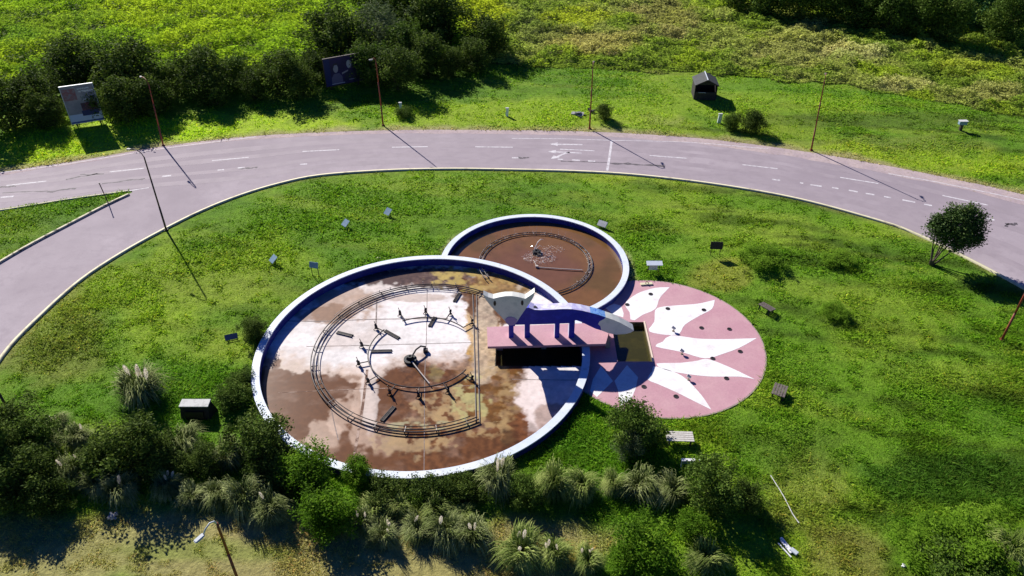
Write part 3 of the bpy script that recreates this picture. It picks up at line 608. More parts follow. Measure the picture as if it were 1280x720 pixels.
# ------------------------------------------------------------------ fountain pipework
def fit_circle(pts, z):
    A = np.array([G(a, b, z) for a, b in pts]); m_ = np.c_[2 * A, np.ones(len(A))]; s_ = np.linalg.lstsq(m_, (A ** 2).sum(1), rcond=None)[0]
    return s_[0], s_[1], math.sqrt(s_[2] + s_[0] ** 2 + s_[1] ** 2)
Z1 = FLOOR + .22
oc = fit_circle([(389, 450), (400, 415), (440, 378), (500, 359.5), (545, 358), (440, 517), (480, 534), (530, 541), (570, 539)], Z1)
ic = fit_circle([(463, 455), (468, 428), (480, 412), (505, 400), (545, 397), (470, 470), (490, 481), (520, 483.5), (548, 480)], Z1)
def ang_of(c, px, py): x, y = G(px, py, Z1); return math.atan2(y - c[1], x - c[0])
def arcpts(c, r, a0, a1, z, n=90): return [Vector((c[0] + r * math.cos(a0 + (a1 - a0) * i / n), c[1] + r * math.sin(a0 + (a1 - a0) * i / n), z)) for i in range(n + 1)]
rp = empty('pipe_ring', (oc[0], oc[1], FLOOR), label='big outer ring of triple black pipes on the floor of the large pool', cat='pipework')
aA = ang_of(oc, 604, 373); aB = ang_of(oc, 598, 523) + 2 * math.pi
if aB < aA: aB += 2 * math.pi
for k, (dr, rr) in enumerate(((0, .05), (-.26, .05), (-.56, .035))):
    e0, e1 = (aA, aB) if k < 2 else (aA + .35, aB - .05)
    child(MB().tube(arcpts(oc, oc[2] + dr, e0, e1, Z1), rr, 6).build('pipe', 'pipe', smooth=True), rp)
child(MB().tube(arcpts(oc, oc[2] + .22, aA + 1.0, aB - 2.6, Z1 + .02), .022, 5).build('pipe', 'palepipe', smooth=True), rp)
for i in range(17):
    mb = MB()
    a = aA + .1 + (aB - aA - .2) * i / 16
    p0 = Vector((oc[0] + (oc[2] + .02) * math.cos(a), oc[1] + (oc[2] + .02) * math.sin(a), Z1)); p1 = Vector((oc[0] + (oc[2] - .58) * math.cos(a), oc[1] + (oc[2] - .58) * math.sin(a), Z1)); mb.tube([p0, p1], .035, 5)
    mb.tube([p0, p0 - Vector((0, 0, .2))], .04, 5)
    child(mb.build('bracket', 'pipe'), rp)
for i in range(9):
    a = aA + .25 + .11 * i; p = Vector((oc[0] + oc[2] * math.cos(a), oc[1] + oc[2] * math.sin(a), Z1))
    child(MB().tube([p, p + Vector((0, 0, .32))], .03, 5).build('nozzle', 'palepipe'), rp)
ri = empty('pipe_ring', (ic[0], ic[1], FLOOR), label='small inner ring pipe with spray heads around the centre of the large pool', cat='pipework')
segs = [((480, 412), (582, 463), 1), ((503, 401), (583, 408), -1)]
aT0 = ang_of(ic, 503, 401); aT1 = ang_of(ic, 582, 407); aL0 = ang_of(ic, 480, 412); aL1 = ang_of(ic, 582, 462)
if aL1 < aL0: aL1 += 2 * math.pi
child(MB().tube(arcpts(ic, ic[2], aL0, aL1, Z1, 60), .055, 6).build('pipe', 'pipe', smooth=True), ri)
child(MB().tube(arcpts(ic, ic[2], aT0, aT1, Z1, 40), .05, 6).build('pipe', 'pipe', smooth=True), ri)
heads = [(500, 391), (532, 388), (563, 390), (452, 430), (448, 453), (460, 475), (487, 489), (523, 493), (560, 487), (590, 472), (590, 402), (470, 408)]
for hx_, hy_ in heads:
    x, y = G(hx_, hy_, Z1 + .1); a = math.atan2(y - ic[1], x - ic[0]); xr, yr = ic[0] + ic[2] * math.cos(a), ic[1] + ic[2] * math.sin(a)
    mb = MB().tube([(xr, yr, Z1), (x, y, Z1)], .045, 6); h = child(mb.build('branch', 'pipe'), ri)
    mb = MB().tube([(x, y, Z1 - .1), (x, y, Z1 + .16), (x + .10 * math.cos(a), y + .10 * math.sin(a), Z1 + .30)], .14, 8, .09)
    mb.tube([(x, y, Z1 + .25), (x - .12, y + .06, Z1 + .62)], .03, 5); mb.tube([(x, y, Z1), (x + .28, y - .26, FLOOR + .03)], .035, 5); mb.tube([(x, y, Z1), (x - .22, y - .1, FLOOR + .03)], .03, 5)
    c_ = mb.build('spray_head', 'black'); child(c_, ri)
# centre jet
cx0, cy0 = G(513, 451, FLOOR)
ct = empty('centre_jet', (float(cx0), float(cy0), FLOOR), label='black centre nozzle with bent supply pipes at the middle of the large pool', cat='fountain jet')
child(MB().ring((cx0, cy0), .32, .52, FLOOR + .02, FLOOR + .22, n=24).ring((cx0, cy0), .1, .2, FLOOR + .02, FLOOR + .5, n=16).build('nozzle_ring', 'black'), ct)
child(MB().tube([G3(514, 447, Z1 + .1), G3(520, 437, Z1 + .3), G3(526, 432.6, Z1 + .3), G3(532, 433.6, Z1 + .1)], .07, 7).box(tuple(G3(532, 438, FLOOR + .15)), (.35, .3, .3)).build('supply_pipe', 'pipe'), ct)
child(MB().tube([G3(515, 452, Z1), G3(526, 466, Z1), G3(537, 479.4, Z1)], .05, 6).build('feed_pipe', 'palepipe'), ct)
grates = [((481, 413), (499, 423), 'grey floor grate strip crossing the gap in the inner pipe ring'), ((464, 439), (490, 438.5), 'long horizontal floor grate inside the left of the inner pipe ring'), ((537, 408), (544, 396), 'slanted floor grate below the top of the inner pipe ring'), ((568, 377), (575, 366), 'floor grate just inside the top right of the outer pipe ring'), ((421, 415), (441, 420), 'floor grate just inside the upper left of the outer pipe ring'), ((477, 526), (493, 508), 'pale floor grate just inside the bottom of the outer pipe ring')]
for (a, b, lb) in grates:
    p, q = G3(*a, FLOOR + .06), G3(*b, FLOOR + .06); d = q - p; c = (p + q) / 2
    o = empty('floor_grate', (c.x, c.y, FLOOR), math.atan2(d.y, d.x), label=lb, cat='grate', group='floor grates in the large pool')
    mb = MB(); L_ = d.length; mb.box((0, -.13, .06), (L_, .04, .08)); mb.box((0, .13, .06), (L_, .04, .08))
    for i in range(int(L_ / .09)): mb.box((-L_ / 2 + .05 + i * .09, 0, .06), (.045, .23, .05))
    f_ = mb.build('frame', 'pipe', o); f_.parent = o
    f2 = MB().box((0, 0, .02), (L_ - .02, .24, .015)).build('pan', 'black', o)
# small pool ring, splash and jets
sc = fit_circle([(602, 320), (615, 303), (640, 294), (680, 291.5), (715, 300), (737, 318), (739, 335), (722, 357), (705, 367)], .1)
r2 = empty('pipe_ring', (sc[0], sc[1], 0), label='ring pipe with water jets in the small brown pool', cat='pipework')
for dr in (0, -.35): child(MB().tube(arcpts(sc, sc[2] + dr, -1.25, math.pi + .55, .12), .045, 6).build('pipe', 'pipe', smooth=True), r2)
for i in range(20):
    a = -1.2 + (math.pi + 1.6) * i / 19; mb = MB().tube([(sc[0] + (sc[2] + .0) * math.cos(a), sc[1] + sc[2] * math.sin(a), .12), (sc[0] + (sc[2] - .36) * math.cos(a), sc[1] + (sc[2] - .36) * math.sin(a), .12)], .03, 5)
    child(mb.build('bracket', 'pipe'), r2)
m_j = bpy.data.materials.new('water_jet'); m_j.use_nodes = True; b = m_j.node_tree.nodes['Principled BSDF']; b.inputs['Base Color'].default_value = (.8, .78, .76, 1); b.inputs['Roughness'].default_value = .2; b.inputs['Alpha'].default_value = .55
for i in range(15):
    a = math.pi * (.84 - .62 * i / 14)
    if i in (6, 9): continue
    x, y = sc[0] + sc[2] * math.cos(a), sc[1] + sc[2] * math.sin(a); h_ = random.uniform(.55, 1.0)
    child(MB().tube([(x, y, .12), (x, y, h_ * .6), (x + .04, y + .02, h_)], .014, 4, .006).build('jet', m_j), r2)
cj = G3(671, 316, .05)
c2 = empty('centre_jet', cj, label='splashing centre jet with arching white water in the small pool', cat='fountain jet')
child(MB().ring((cj.x, cj.y), .15, .32, 0, .3, n=20).box((cj.x, cj.y, .12), (.8, .5, .2)).build('nozzle', 'black'), c2)
mb = MB(); mb.tube([G3(668, 312, .3), G3(672, 303, .9), G3(676, 299, 1.05), G3(679, 299.5, .95)], .05, 5, .03); mb.tube([G3(669, 311, .3), G3(666, 307.5, .6), G3(663, 308, .5)], .035, 5, .02); mb.tube([G3(670, 311, .3), G3(675, 306.5, .6), G3(678, 309, .3)], .035, 5, .02)
child(mb.build('water_arc', m_j), c2)
child(MB().tube([G3(673, 334, .1), G3(700, 336, .12), G3(728, 337.5, .12)], .045, 6).box(tuple(G3(671, 333, .12)), (.25, .2, .18)).tube([G3(671, 333, .12), G3(667, 325, .15)], .03, 5).build('feed_pipe', 'palepipe'), c2)
def drops(cx, cy, rx, ry, n, zmax=.25, s=.05):
    ph = RNG.random(n) * 2 * np.pi; rr = np.sqrt(RNG.random(n)) ; x = cx + rx * rr * np.cos(ph); y = cy + ry * rr * np.sin(ph); z = .03 + RNG.random(n) ** 2 * zmax
    c = np.stack([x, y, z], 1); v = c[:, None, :] + (RNG.random((n, 3, 3)) - .5) * (s * (.5 + RNG.random((n, 1, 1)))) * np.array([2.2, 1, 1]); return v.reshape(-1, 3)
V = [drops(cj.x + .2, cj.y - .9, 1.6, 1.0, 600, .35, .07), drops(cj.x + 1.6, cj.y + .6, 1.1, .6, 160, .2, .07)]
for a in np.concatenate([np.linspace(.55, 1.15, 10) * math.pi, np.linspace(-.28, .12, 14) * math.pi, np.linspace(.2, .5, 7) * math.pi]):
    V.append(drops(sc[0] + (sc[2] - .2) * math.cos(a), sc[1] + (sc[2] - .2) * math.sin(a), .28, .2, 34, .3, .06))
V = np.vstack(V); m_s = leaf_mat('foam', (.85, .80, .78), (.9, .87, .86), (.95, .93, .92), .4)
o = soup('water_splash', V, np.arange(len(V)).reshape(-1, 3), m_s); o.data.attributes.new('v', 'FLOAT', 'POINT'); tag(o, 'white droplets splashing round the jets of the small pool', 'water', kind='stuff')

# recessed nozzles and spotlights on the plaza
dots = [(278, 105), (167, 155), (359, 174), (530, 180), (519, 265), (651, 271), (572, 410), (702, 377), (637, 504), (246, 544), (398, 590)]
where = ['on the uppermost white petal', 'at the left end of the uppermost white petal', 'at the inner end of the second white petal', 'at the outer end of the second white petal', 'on pink paint between second and third petals, inner one', 'on pink paint between second and third petals, outer one', 'where the third and fourth white petals touch', 'on pink paint beside the tip of the third petal', 'at the lower edge of the fourth petal', 'left one on pink paint below the lowest white petal', 'right one on pink paint below the lowest white petal']
for (a, b), lb in zip(dots, where):
    x, y = G(740 + a * .2638, 340 + b * .2638, .06)
    o = empty('floor_drain', (float(x), float(y), .06), label='round black floor opening ' + lb, cat='floor drain', group='round openings in the painted plaza')
    MB().ring((0, 0), .14, .20, .006, .03, n=18).build('rim', 'darkpost', o); MB().ring((0, 0), .004, .145, .0065, .012, n=18).build('cover', 'black', o)
for (a, b), lb in zip([(385, 280), (425, 388), (457, 510)], ['upper of three ground spotlights tilted over the petals', 'middle of three ground spotlights tilted over the pink paint', 'lowest of three ground spotlights near the bottom petal']):
    x, y = G(740 + a * .2638, 340 + b * .2638, .06)
    o = empty('ground_spotlight', (float(x), float(y), .06), label=lb, cat='spotlight', group='small spotlights on the plaza')
    MB().tube([(0, 0, .008), (0, 0, .28)], .03, 6).box((0, 0, .02), (.2, .2, .02)).build('stand', 'edge', o); MB().tube([(-.12, .10, .38), (.14, -.06, .26)], .13, 8, .10).build('lamp_head', 'concrete', o)

# ------------------------------------------------------------------ street lamps
def lamp(base, top, head, Y_lean, label, m='rust', zt=None, hm='lampdull', armm=None):
    """base: ground point; top: pole top point (3D); head: lamp head point (3D)"""
    o = empty('street_lamp', base, label=label, cat='street lamp', group='street lamps')
    t = Vector(top) - Vector(base); h = Vector(head) - Vector(base)
    MB().tube([(0, 0, -.2), t * .33], .10, 9, .09).build('pole', m, o, smooth=True)
    q = t * .85 + Vector((0, 0, 0)); mid = t + (h - t) * .35 + Vector((0, 0, .25))
    MB().tube([t * .33, t * .7], .08, 8, .075).tube([t * .7, t * .95, t], .07, 8, .06).build('upper_pole', m, o, smooth=True)
    arm = [t * .99, t + (h - t) * .12 + Vector((0, 0, .25)), t + (h - t) * .4 + Vector((0, 0, .38)), t + (h - t) * .75 + Vector((0, 0, .25)), h]
    MB().tube(arm, .045, 7, .04).build('arm', armm or m, o, smooth=True)
    d = (h - t); az = math.atan2(d.y, d.x)
    hd_ = MB().box((h.x + .22 * math.cos(az), h.y + .22 * math.sin(az), h.z), (.55, .26, .10), rz=az, ry=.12).build('lamp_head', hm, o, bevel=.04)
    MB().box((h.x + .25 * math.cos(az), h.y + .25 * math.sin(az), h.z - .075), (.36, .18, .03), rz=az, ry=.12).build('lamp_glass', 'lampgrey', hd_)
    MB().box((0, 0, .04), (.32, .32, .12)).box((0, 0, .12), (.2, .2, .08)).build('base_plate', m, o)
    return o
def vert_top(base, px, py, Y=None):
    """height where the pole meets photo row py"""
    lo, hi = 1, 20
    for _ in range(40):
        mid = (lo + hi) / 2
        if P(base.x, base.y, mid)[1] > py: lo = mid
        else: hi = mid
    return (lo + hi) / 2
def at_row(base, px, py):
    z = vert_top(base, px, py); x, y = G(px, py, z); return Vector((float(x), base.y, z))
def lamp_px(b, t, hpx, label, back=0.0, **k):
    base = G3(*b, 0); base.z = gz(base.x, base.y); top = at_row(base, *t)
    hx_, hy_ = G(*hpx, top.z + .35 - back * 0); head = Vector((float(hx_), float(hy_), top.z + .35)); v = head - top
    if v.length > 2.6: head = top + v * (2.2 / v.length)
    return lamp(base, top, head, 0, label, **k)
lamp_px((208, 288), (180, 196), (163, 187), 'backlit-dark tall street lamp at the lawn kerb, its arm over the road at left', m='darkpost')  # pole coloured dark for its backlit look, shade put into the paint
lamp_px((204, 182), (186, 106), (177, 96.5), 'red-brown street lamp on the grass verge beside the left billboard', m='rust')
lamp_px((479, 157), (470, 78), (466, 74.5), 'dark red street lamp on the verge right of the dark navy billboard', m='rust')
lamp_px((737, 161), (741, 86), (742, 78), 'thin red street lamp on the far verge beside a single round bush', m='rust')
lamp_px((1014, 188), (1031, 100), (1032, 93), 'red street lamp on the far verge at the right end of the road shoulder', m='rust')
b6 = G3(1252, 425); b6.z = gz(b6.x, b6.y); t6 = b6 + Vector((.1, 0, 8.4)); lamp(b6, t6, t6 + Vector((.9, 1.9, .3)), 0, 'salmon-red leaning street lamp at the right edge, next to the lone tree shadow', m='rust')
t7 = Vector((*G(271, 654, 8.3), 8.3)); b7 = Vector((t7.x + .05, t7.y, 0)); h7 = Vector((*G(254, 669, 8.2), 8.2)); lamp(b7, t7, h7, 0, 'bright red street lamp with pale grey hooked arm over the dry grass at the bottom', m='rust', armm=M['lampgrey'], hm='lampgrey')
b8 = G3(15, 520); b8.z = 0; lamp(b8, b8 + Vector((-.2, 0, 8.4)), b8 + Vector((-1.9, .8, 8.7)), 0, 'dark lamp post cut by the left edge of the photo above the hedge', m='darkpost')
# short sign post on the traffic island
bs = G3(135, 253); o = empty('sign_post', bs, label='short bare dark post on the tip of the traffic island', cat='post')
ts = at_row(bs, 124, 229) - bs
MB().tube([(0, 0, -.1), ts], .05, 7).build('pole', 'darkpost', o); MB().box((0, 0, .04), (.2, .2, .08)).build('foot', 'edge', o); MB().box(tuple(ts), (.1, .1, .08)).build('cap', 'darkpost', o)

# ------------------------------------------------------------------ billboards, hut, benches, panels
def billboard(px, py, wd, ht, zb, rz, label, kind, tilt=0):
    b = G3(px, py, 0); b.z = gz(b.x, b.y)
    o = empty('billboard', b, rz, label=label, cat='billboard')
    for x in (-wd * .36, wd * .36): MB().tube([(x, .12, -.1), (x, .12, zb + ht * .9)], .09, 8).build('post', 'darkpost', o); MB().tube([(x, 1.6, 0), (x, .2, zb + ht * .6)], .05, 6).build('brace', 'darkpost', o)
    MB().box((0, -.02, zb + ht / 2), (wd, .12, ht)).build('panel', kind['base'], o)
    for (x, z, w_, h_) in ((0, ht, wd + .08, .07), (0, 0, wd + .08, .07)): MB().box((x, -.03, zb + z), (w_, .20, h_)).build('frame', kind['frame'], o)
    for sx_ in (-1, 1): MB().box((sx_ * wd / 2, -.03, zb + ht / 2), (.07, .20, ht - .075)).build('frame', kind['frame'], o)
    for i, (pts, m, nm) in enumerate(kind['art']):
        off = .085 + .004 * i
        MB().add([(x * wd - wd / 2, -off, zb + z * ht) for x, z in pts], [tuple(range(len(pts)))]).build(nm, m, o)
    return o
def rect(x0, z0, x1, z1): return [(x0, z0), (x1, z0), (x1, z1), (x0, z1)]
def oval(cx, cz, rx, rz, n=18): return [(cx + rx * math.cos(2 * math.pi * k / n), cz + rz * math.sin(2 * math.pi * k / n)) for k in range(n)]
pm = lambda n, c, **k: mat(n, c, .6, **k)
art1 = dict(base=pm('faded_mauve_poster', (.20, .20, .25), noise=(1.2, (.28, .27, .31), .45, .65)), frame='lampgrey', art=[
    (rect(.02, .62, .42, .92), pm('dull_red_print', (.22, .09, .11), noise=(3, (.2, .18, .22), .45, .6)), 'poster_print'), (rect(.52, .56, .97, .70), pm('grey_print', (.14, .16, .2), noise=(6, (.5, .52, .56), .55, .6)), 'poster_print'),
    (rect(.5, .80, .96, .85), pm('light_print', (.55, .58, .62), noise=(7, (.2, .2, .24), .5, .55)), 'poster_print'), (rect(.5, .88, .86, .92), pm('light_print_two', (.55, .58, .62), noise=(8, (.2, .2, .24), .5, .55)), 'poster_print'), (rect(.46, .28, .95, .52), pm('dark_maroon_print', (.06, .03, .06), noise=(2.5, (.2, .05, .08), .5, .65)), 'poster_print'),
    (rect(.0, .05, 1, .24), pm('pale_blue_band', (.48, .55, .75)), 'poster_band'), (rect(.0, .0, 1, .05), pm('deep_blue_band', (.03, .07, .3)), 'poster_band'), (rect(.42, .18, .93, .32), pm('navy_block', (.02, .03, .14)), 'poster_block')])
skin = pm('print_face_grey', (.30, .27, .33)); lt = pm('print_lettering', (.55, .52, .68), noise=(9, (.03, .02, .12), .52, .56))
art2 = dict(base=pm('dark_indigo_poster', (.018, .010, .060), noise=(.8, (.03, .012, .09), .4, .6)), frame='darkpost', art=[
    (rect(.0, .0, .16, 1), pm('blue_poster_edge', (.012, .018, .11)), 'poster_band'), (rect(.74, .0, 1, 1), pm('black_blue_poster_edge', (.006, .008, .03)), 'poster_band'),
    ([(.16, .08), (.46, .08), (.45, .30), (.38, .42), (.24, .42), (.17, .28)], pm('print_jacket', (.13, .11, .2)), 'figure_print'), (oval(.30, .60, .065, .15), skin, 'figure_print'), ([(.50, .12), (.80, .12), (.78, .36), (.70, .46), (.55, .42)], pm('print_dark_suit', (.02, .02, .05)), 'figure_print'), (oval(.66, .68, .065, .15), pm('print_face_pale', (.42, .40, .48)), 'figure_print'),
    ([(.23, .60), (.24, .78), (.33, .80), (.37, .70), (.33, .73), (.27, .72)], pm('print_hair', (.03, .02, .04)), 'figure_print'), ([(.45, .36), (.62, .44), (.62, .49), (.45, .42)], skin, 'figure_print'), (rect(.16, .05, .5, .075), pm('print_underline', (.5, .48, .62)), 'lettering'), (rect(.62, .12, .78, .145), pm('print_small_line', (.25, .24, .34)), 'lettering')])
billboard(112, 157, 3.7, 4.8, .45, math.radians(24), 'faded billboard with mauve poster and pale blue bottom band before the left bushes', art1)
billboard(432, 110, 5.4, 3.9, .6, math.radians(30), 'dark indigo billboard printed with two pale half-length figures', art2)

# hut
hb = G3(879, 121); hb.z = gz(hb.x, hb.y)
o = empty('wooden_hut', hb, math.radians(-4), label='small dark wooden hut with gabled roof on the far grass', cat='hut')
W2, D2, H2 = 1.45, 1.3, 2.1
MB().box((-W2, 0, H2 / 2), (.09, 2 * D2, H2)).box((W2, 0, H2 / 2), (.09, 2 * D2, H2)).box((0, D2, H2 / 2), (2 * W2 - .1, .09, H2)).box((0, -D2, .55), (2 * W2 - .1, .08, 1.1)).build('wall', 'darkwood', o)
MB().add([(-W2, -D2 - .02, H2), (W2, -D2 - .02, H2), (0, -D2 - .02, H2 + .7), (-W2, -D2 + .06, H2), (W2, -D2 + .06, H2), (0, -D2 + .06, H2 + .7)], [(0, 1, 2), (5, 4, 3), (0, 3, 4, 1), (1, 4, 5, 2), (2, 5, 3, 0)]).build('gable', 'darkwood', o)
for s_ in (-1, 1):
    rl = math.hypot(W2 + .15, .8); an = math.atan2(.8, W2 + .15)
    r_ = MB().box((s_ * (W2 + .15) / 2, 0, H2 + .36), (rl, 2 * D2 + .7, .07), ry=s_ * an).build('roof', 'roofing', o)
    MB().box((s_ * (W2 + .15) / 2, -D2 - .37, H2 + .35), (rl, .05, .14), ry=s_ * an).build('fascia', 'darkwood', r_)
MB().box((0, 0, H2 + .80), (.10, 2 * D2 + .75, .06)).build('ridge_cap', 'white', o)
MB().box((-.5, -D2 - .08, 1.05), (1.0, .18, .05)).build('counter', 'palewood', o); MB().box((0, -.1, .06), (2 * W2 - .2, 2 * D2 - .2, .1)).build('floor', 'wood', o)

def bench(px, py, L_, rz, label, top='wood', leg='darkwood', W_=.75, H_=.48, cat='bench', tilt=0.0):
    b = G3(px, py, .3); b.z = gz(b.x, b.y)
    o = empty('picnic_bench' if W_ > .6 else 'bench', b, rz, label=label, cat=cat); o.rotation_euler.x = tilt
    n = 5
    for i in range(n): MB().box((0, -W_ / 2 + (i + .5) * W_ / n, H_), (L_, W_ / n - .03, .05)).build('slat', top, o, bevel=.006)
    for s in (-1, 1):
        MB().box((s * L_ * .38, 0, H_ - .06), (.09, W_ * .95, .07)).build('crossbar', leg, o)
        for q in (-1, 1): MB().box((s * L_ * .38, q * W_ * .38, (H_ - .1) / 2), (.09, .09, H_ - .1)).build('leg', leg, o)
    return o
bench(974, 490, 1.35, math.radians(62), 'dark slatted wooden bench on the lawn right of the pink plaza, nearer the hedge', 'wood', W_=1.0, H_=.5)
bench(957.5, 386, 1.3, math.radians(-52), 'tilted dark wooden bench on the lawn above right of the plaza', 'wood', W_=.8, H_=.5, tilt=-.15)
bench(849, 549, 1.9, math.radians(-2), 'pale bleached slatted bench below the plaza, beside a dark shrub', 'palewood', W_=.95, H_=.55)
def panel(px, py, W_, H_, tilt, rz, label, m='panel', legs=.5, white=False, name='info_board', cat='board', depth=.05):
    b = G3(px, py, .3); b.z = gz(b.x, b.y); o = empty(name, b, rz, label=label, cat=cat)
    pb = MB().box((0, 0, legs + H_ / 2 * math.cos(tilt)), (W_, depth, H_), rx=tilt).build('panel', m, o)
    MB().box((0, -.035, legs + H_ / 2 * math.cos(tilt) + .01), (W_ * .84, .01, H_ * .8), rx=tilt).build('face', 'white' if white else 'concrete' if m == 'panel' else m, pb) if white else None
    for s in (-1, 1): MB().tube([(s * W_ * .38, .04, -.15), (s * W_ * .38, .04, legs + H_ * .3)], .035, 6).build('leg', 'darkpost', o)
    MB().box((0, .06, legs), (W_ * .8, .04, .05)).build('crossbar', 'darkpost', o)
    return o
panel(342, 326, .75, .75, math.radians(-52), math.radians(-50), 'tilted blue-grey panel alone on the upper left lawn, lowest of three', legs=.25)
panel(432, 280, .75, .75, math.radians(-52), math.radians(-45), 'tilted blue-grey panel in the middle of three on the upper lawn', legs=.25)
panel(485, 266, .75, .75, math.radians(-52), math.radians(-40), 'tilted blue-grey panel nearest the small pool, topmost of three', legs=.25)
panel(394, 342, .85, .55, math.radians(-20), math.radians(-14), 'greenish-grey sign board on two long dark legs beside the pool rim', legs=1.0)
panel(289, 421, 1.0, .5, math.radians(-60), math.radians(20), 'low dark blue panel lying in the grass left of the pool shrub', m='darkblue', legs=.15)
panel(753, 281, .95, .6, math.radians(-50), math.radians(-35), 'pale grey box-like panel touching the small pool rim', m='concrete', legs=.2, depth=.2)
panel(894, 317, 1.15, .75, math.radians(-10), math.radians(-4), 'dark board on two thin legs on the upper right lawn', m='darkwood', legs=.75)
# white topped lectern sign
b = G3(817, 341, .0); b.z = gz(b.x, b.y); o = empty('lectern_sign', b, label='white topped two-legged sign board above the plaza edge', cat='sign')
MB().box((0, .1, 1.0), (1.45, .55, .06), rx=.25).build('top', 'white', o); MB().box((-.1, -.05, .62), (.75, .05, .5)).build('plate', 'concrete', o)
for s in (-.55, .45): MB().tube([(s, 0, -.1), (s, .02, .98)], .04, 6).build('leg', 'darkpost', o)
MB().box((-.05, 0, .4), (1.0, .05, .05)).build('crossbar', 'darkpost', o)
b = G3(808, 355, .1); o = empty('fallen_plate', (b.x, b.y, .06), .1, label='small cream plate with a handle lying on the plaza top edge', cat='plate')
MB().box((0, 0, .06), (1.1, .35, .1)).build('plate', 'kerb', o, bevel=.02); MB().tube([(-.1, 0, .1), (0, .05, .3), (.2, .02, .12)], .03, 6).build('handle', 'black', o)
# concrete bunker-like hatch in the left lawn
b = G3(245, 524, 0); b.z = gz(b.x, b.y); o = empty('concrete_hatch', b, label='wedge-shaped concrete box with pale top and black open front by the hedge', cat='concrete box')
MB().add([(-1.05, -.1, -.1), (1.05, -.1, -.1), (1.3, 1.0, -.1), (-1.3, 1.0, -.1), (-1.0, .25, .95), (1.0, .25, .95), (1.0, .85, 1.0), (-1.0, .85, 1.0)], [(3, 2, 1, 0), (4, 5, 6, 7), (0, 1, 5, 4), (1, 2, 6, 5), (2, 3, 7, 6), (3, 0, 4, 7)]).build('body', 'darkwood', o)
MB().box((0, .55, 1.03), (2.1, .75, .08), rx=.05).build('top', 'concrete', o, bevel=.01); MB().box((0, -.02, .35), (1.3, .06, .6), rx=-.3).build('opening', 'black', o)
# white frame
b = G3(863, 582, .2); b.z = gz(b.x, b.y); o = empty('white_frame', b, label='small white open frame in the grass just below the pale bench', cat='frame')
MB().box((0, .1, .62), (1.3, .22, .06)).build('top', 'plastic', o)
for s in (-.62, .62): MB().box((s, .02, .3), (.07, .07, .6)).build('leg', 'plastic', o)
MB().box((-.02, .16, .38), (.9, .03, .4)).build('backing', 'panel', o)
# litter
b = G3(985, 684, .2); b.z = gz(b.x, b.y); o = empty('broken_chair', b, math.radians(15), label='white broken plastic thing lying at the shadow edge by the worn path', cat='debris')
MB().box((.0, .1, .12), (.28, 1.0, .06), rz=.12).build('back', 'plastic', o, bevel=.02); MB().box((-.28, -.1, .1), (.07, 1.1, .06), rz=.2).build('rail', 'plastic', o); MB().box((.2, -.35, .15), (.3, .5, .1), rz=.4).build('seat', 'lampgrey', o, bevel=.02); MB().box((-.05, .6, .14), (.2, .25, .14)).build('arm', 'plastic', o, bevel=.03)
def lump(px, py, r, h, label, m, n=9, name='rubble_heap', cat='rubble'):
    b = G3(px, py, 0); b.z = gz(b.x, b.y); o = MB()
    for i in range(n):
        a = random.random() * 6.3; d = random.random() * r * .7; o.box((b.x + d * math.cos(a), b.y + d * math.sin(a), b.z + h * random.uniform(.15, .8)), (r * random.uniform(.3, .7), r * random.uniform(.2, .5), h * random.uniform(.15, .5)), rz=random.random() * 3, rx=random.uniform(-.5, .5), ry=random.uniform(-.4, .4))
    t = o.build(name, m); return tag(t, label, cat)
lump(142, 650, .42, .35, 'grey and white rubbish heap on the dry grass below the left hedge', 'debris', 11)
lump(723, 144, 1.3, .3, 'flat pale scrap beside the thin lamp post on the far verge', 'debris', 8, 'scrap_heap', 'scrap')
lump(738, 141, .6, .6, 'dark scrap heap at the foot of the thin lamp post', 'darkwood', 8, 'scrap_heap', 'scrap')
lump(1129, 709, .25, .2, 'small white stone at the foot of the long grass bank', 'plastic', 4, 'stone', 'stone')
lump(474, 322, .28, .08, 'flat tan stone in the lawn by the pool junction', 'kerb', 3, 'stone', 'stone')
def marker(px, py, label, W_=.35, H_=1.2, m='white'):
    b = G3(px, py, 0); b.z = gz(b.x, b.y); o = empty('marker_post', b, label=label, cat='marker post'); MB().box((0, 0, H_ / 2 - .1), (W_, .22, H_), ry=.08).build('post', m, o, bevel=.03); MB().box((.0, .02, H_ - .06), (W_ + .06, .26, .08)).build('cap', 'concrete', o)
marker(501, 139, 'white stub post on the far verge right of the rusty lamp')
marker(634, 145, 'pale stub post standing alone on the middle of the far verge')
marker(899, 153, 'white stub post beside two small bushes below the hut', .45, 1.3)
b = G3(1200, 163, 0); b.z = gz(b.x, b.y); o = empty('meter_box', b, label='small blue-grey box on a stand in the far right grass', cat='box')
MB().box((0, 0, 1.0), (.95, .5, .45)).build('box', 'panel', o, bevel=.03); MB().box((0, 0, .4), (.3, .3, .8)).build('stand', 'darkpost', o); MB().box((0, 0, 1.26), (1.05, .6, .06)).build('lid', 'concrete', o)
# small things lying on / beside the rim of the big pool
M['line_cord'] = M['concrete']
p = gl([(958, 588), (968, 604), (980, 624), (990, 644), (998, 656)], .5); zz = samp(GZ, p[:, 0], p[:, 1])
mb = MB()
for i in range(len(p) - 1):
    if RNG.random() < .72: mb.tube([(p[i, 0], p[i, 1], zz[i] + .13), (p[i + 1, 0], p[i + 1, 1], zz[i + 1] + .13)], .03, 5)
tag(mb.build('buried_pipe', 'concrete'), 'thin white broken line running through the lower right lawn', 'pipe')

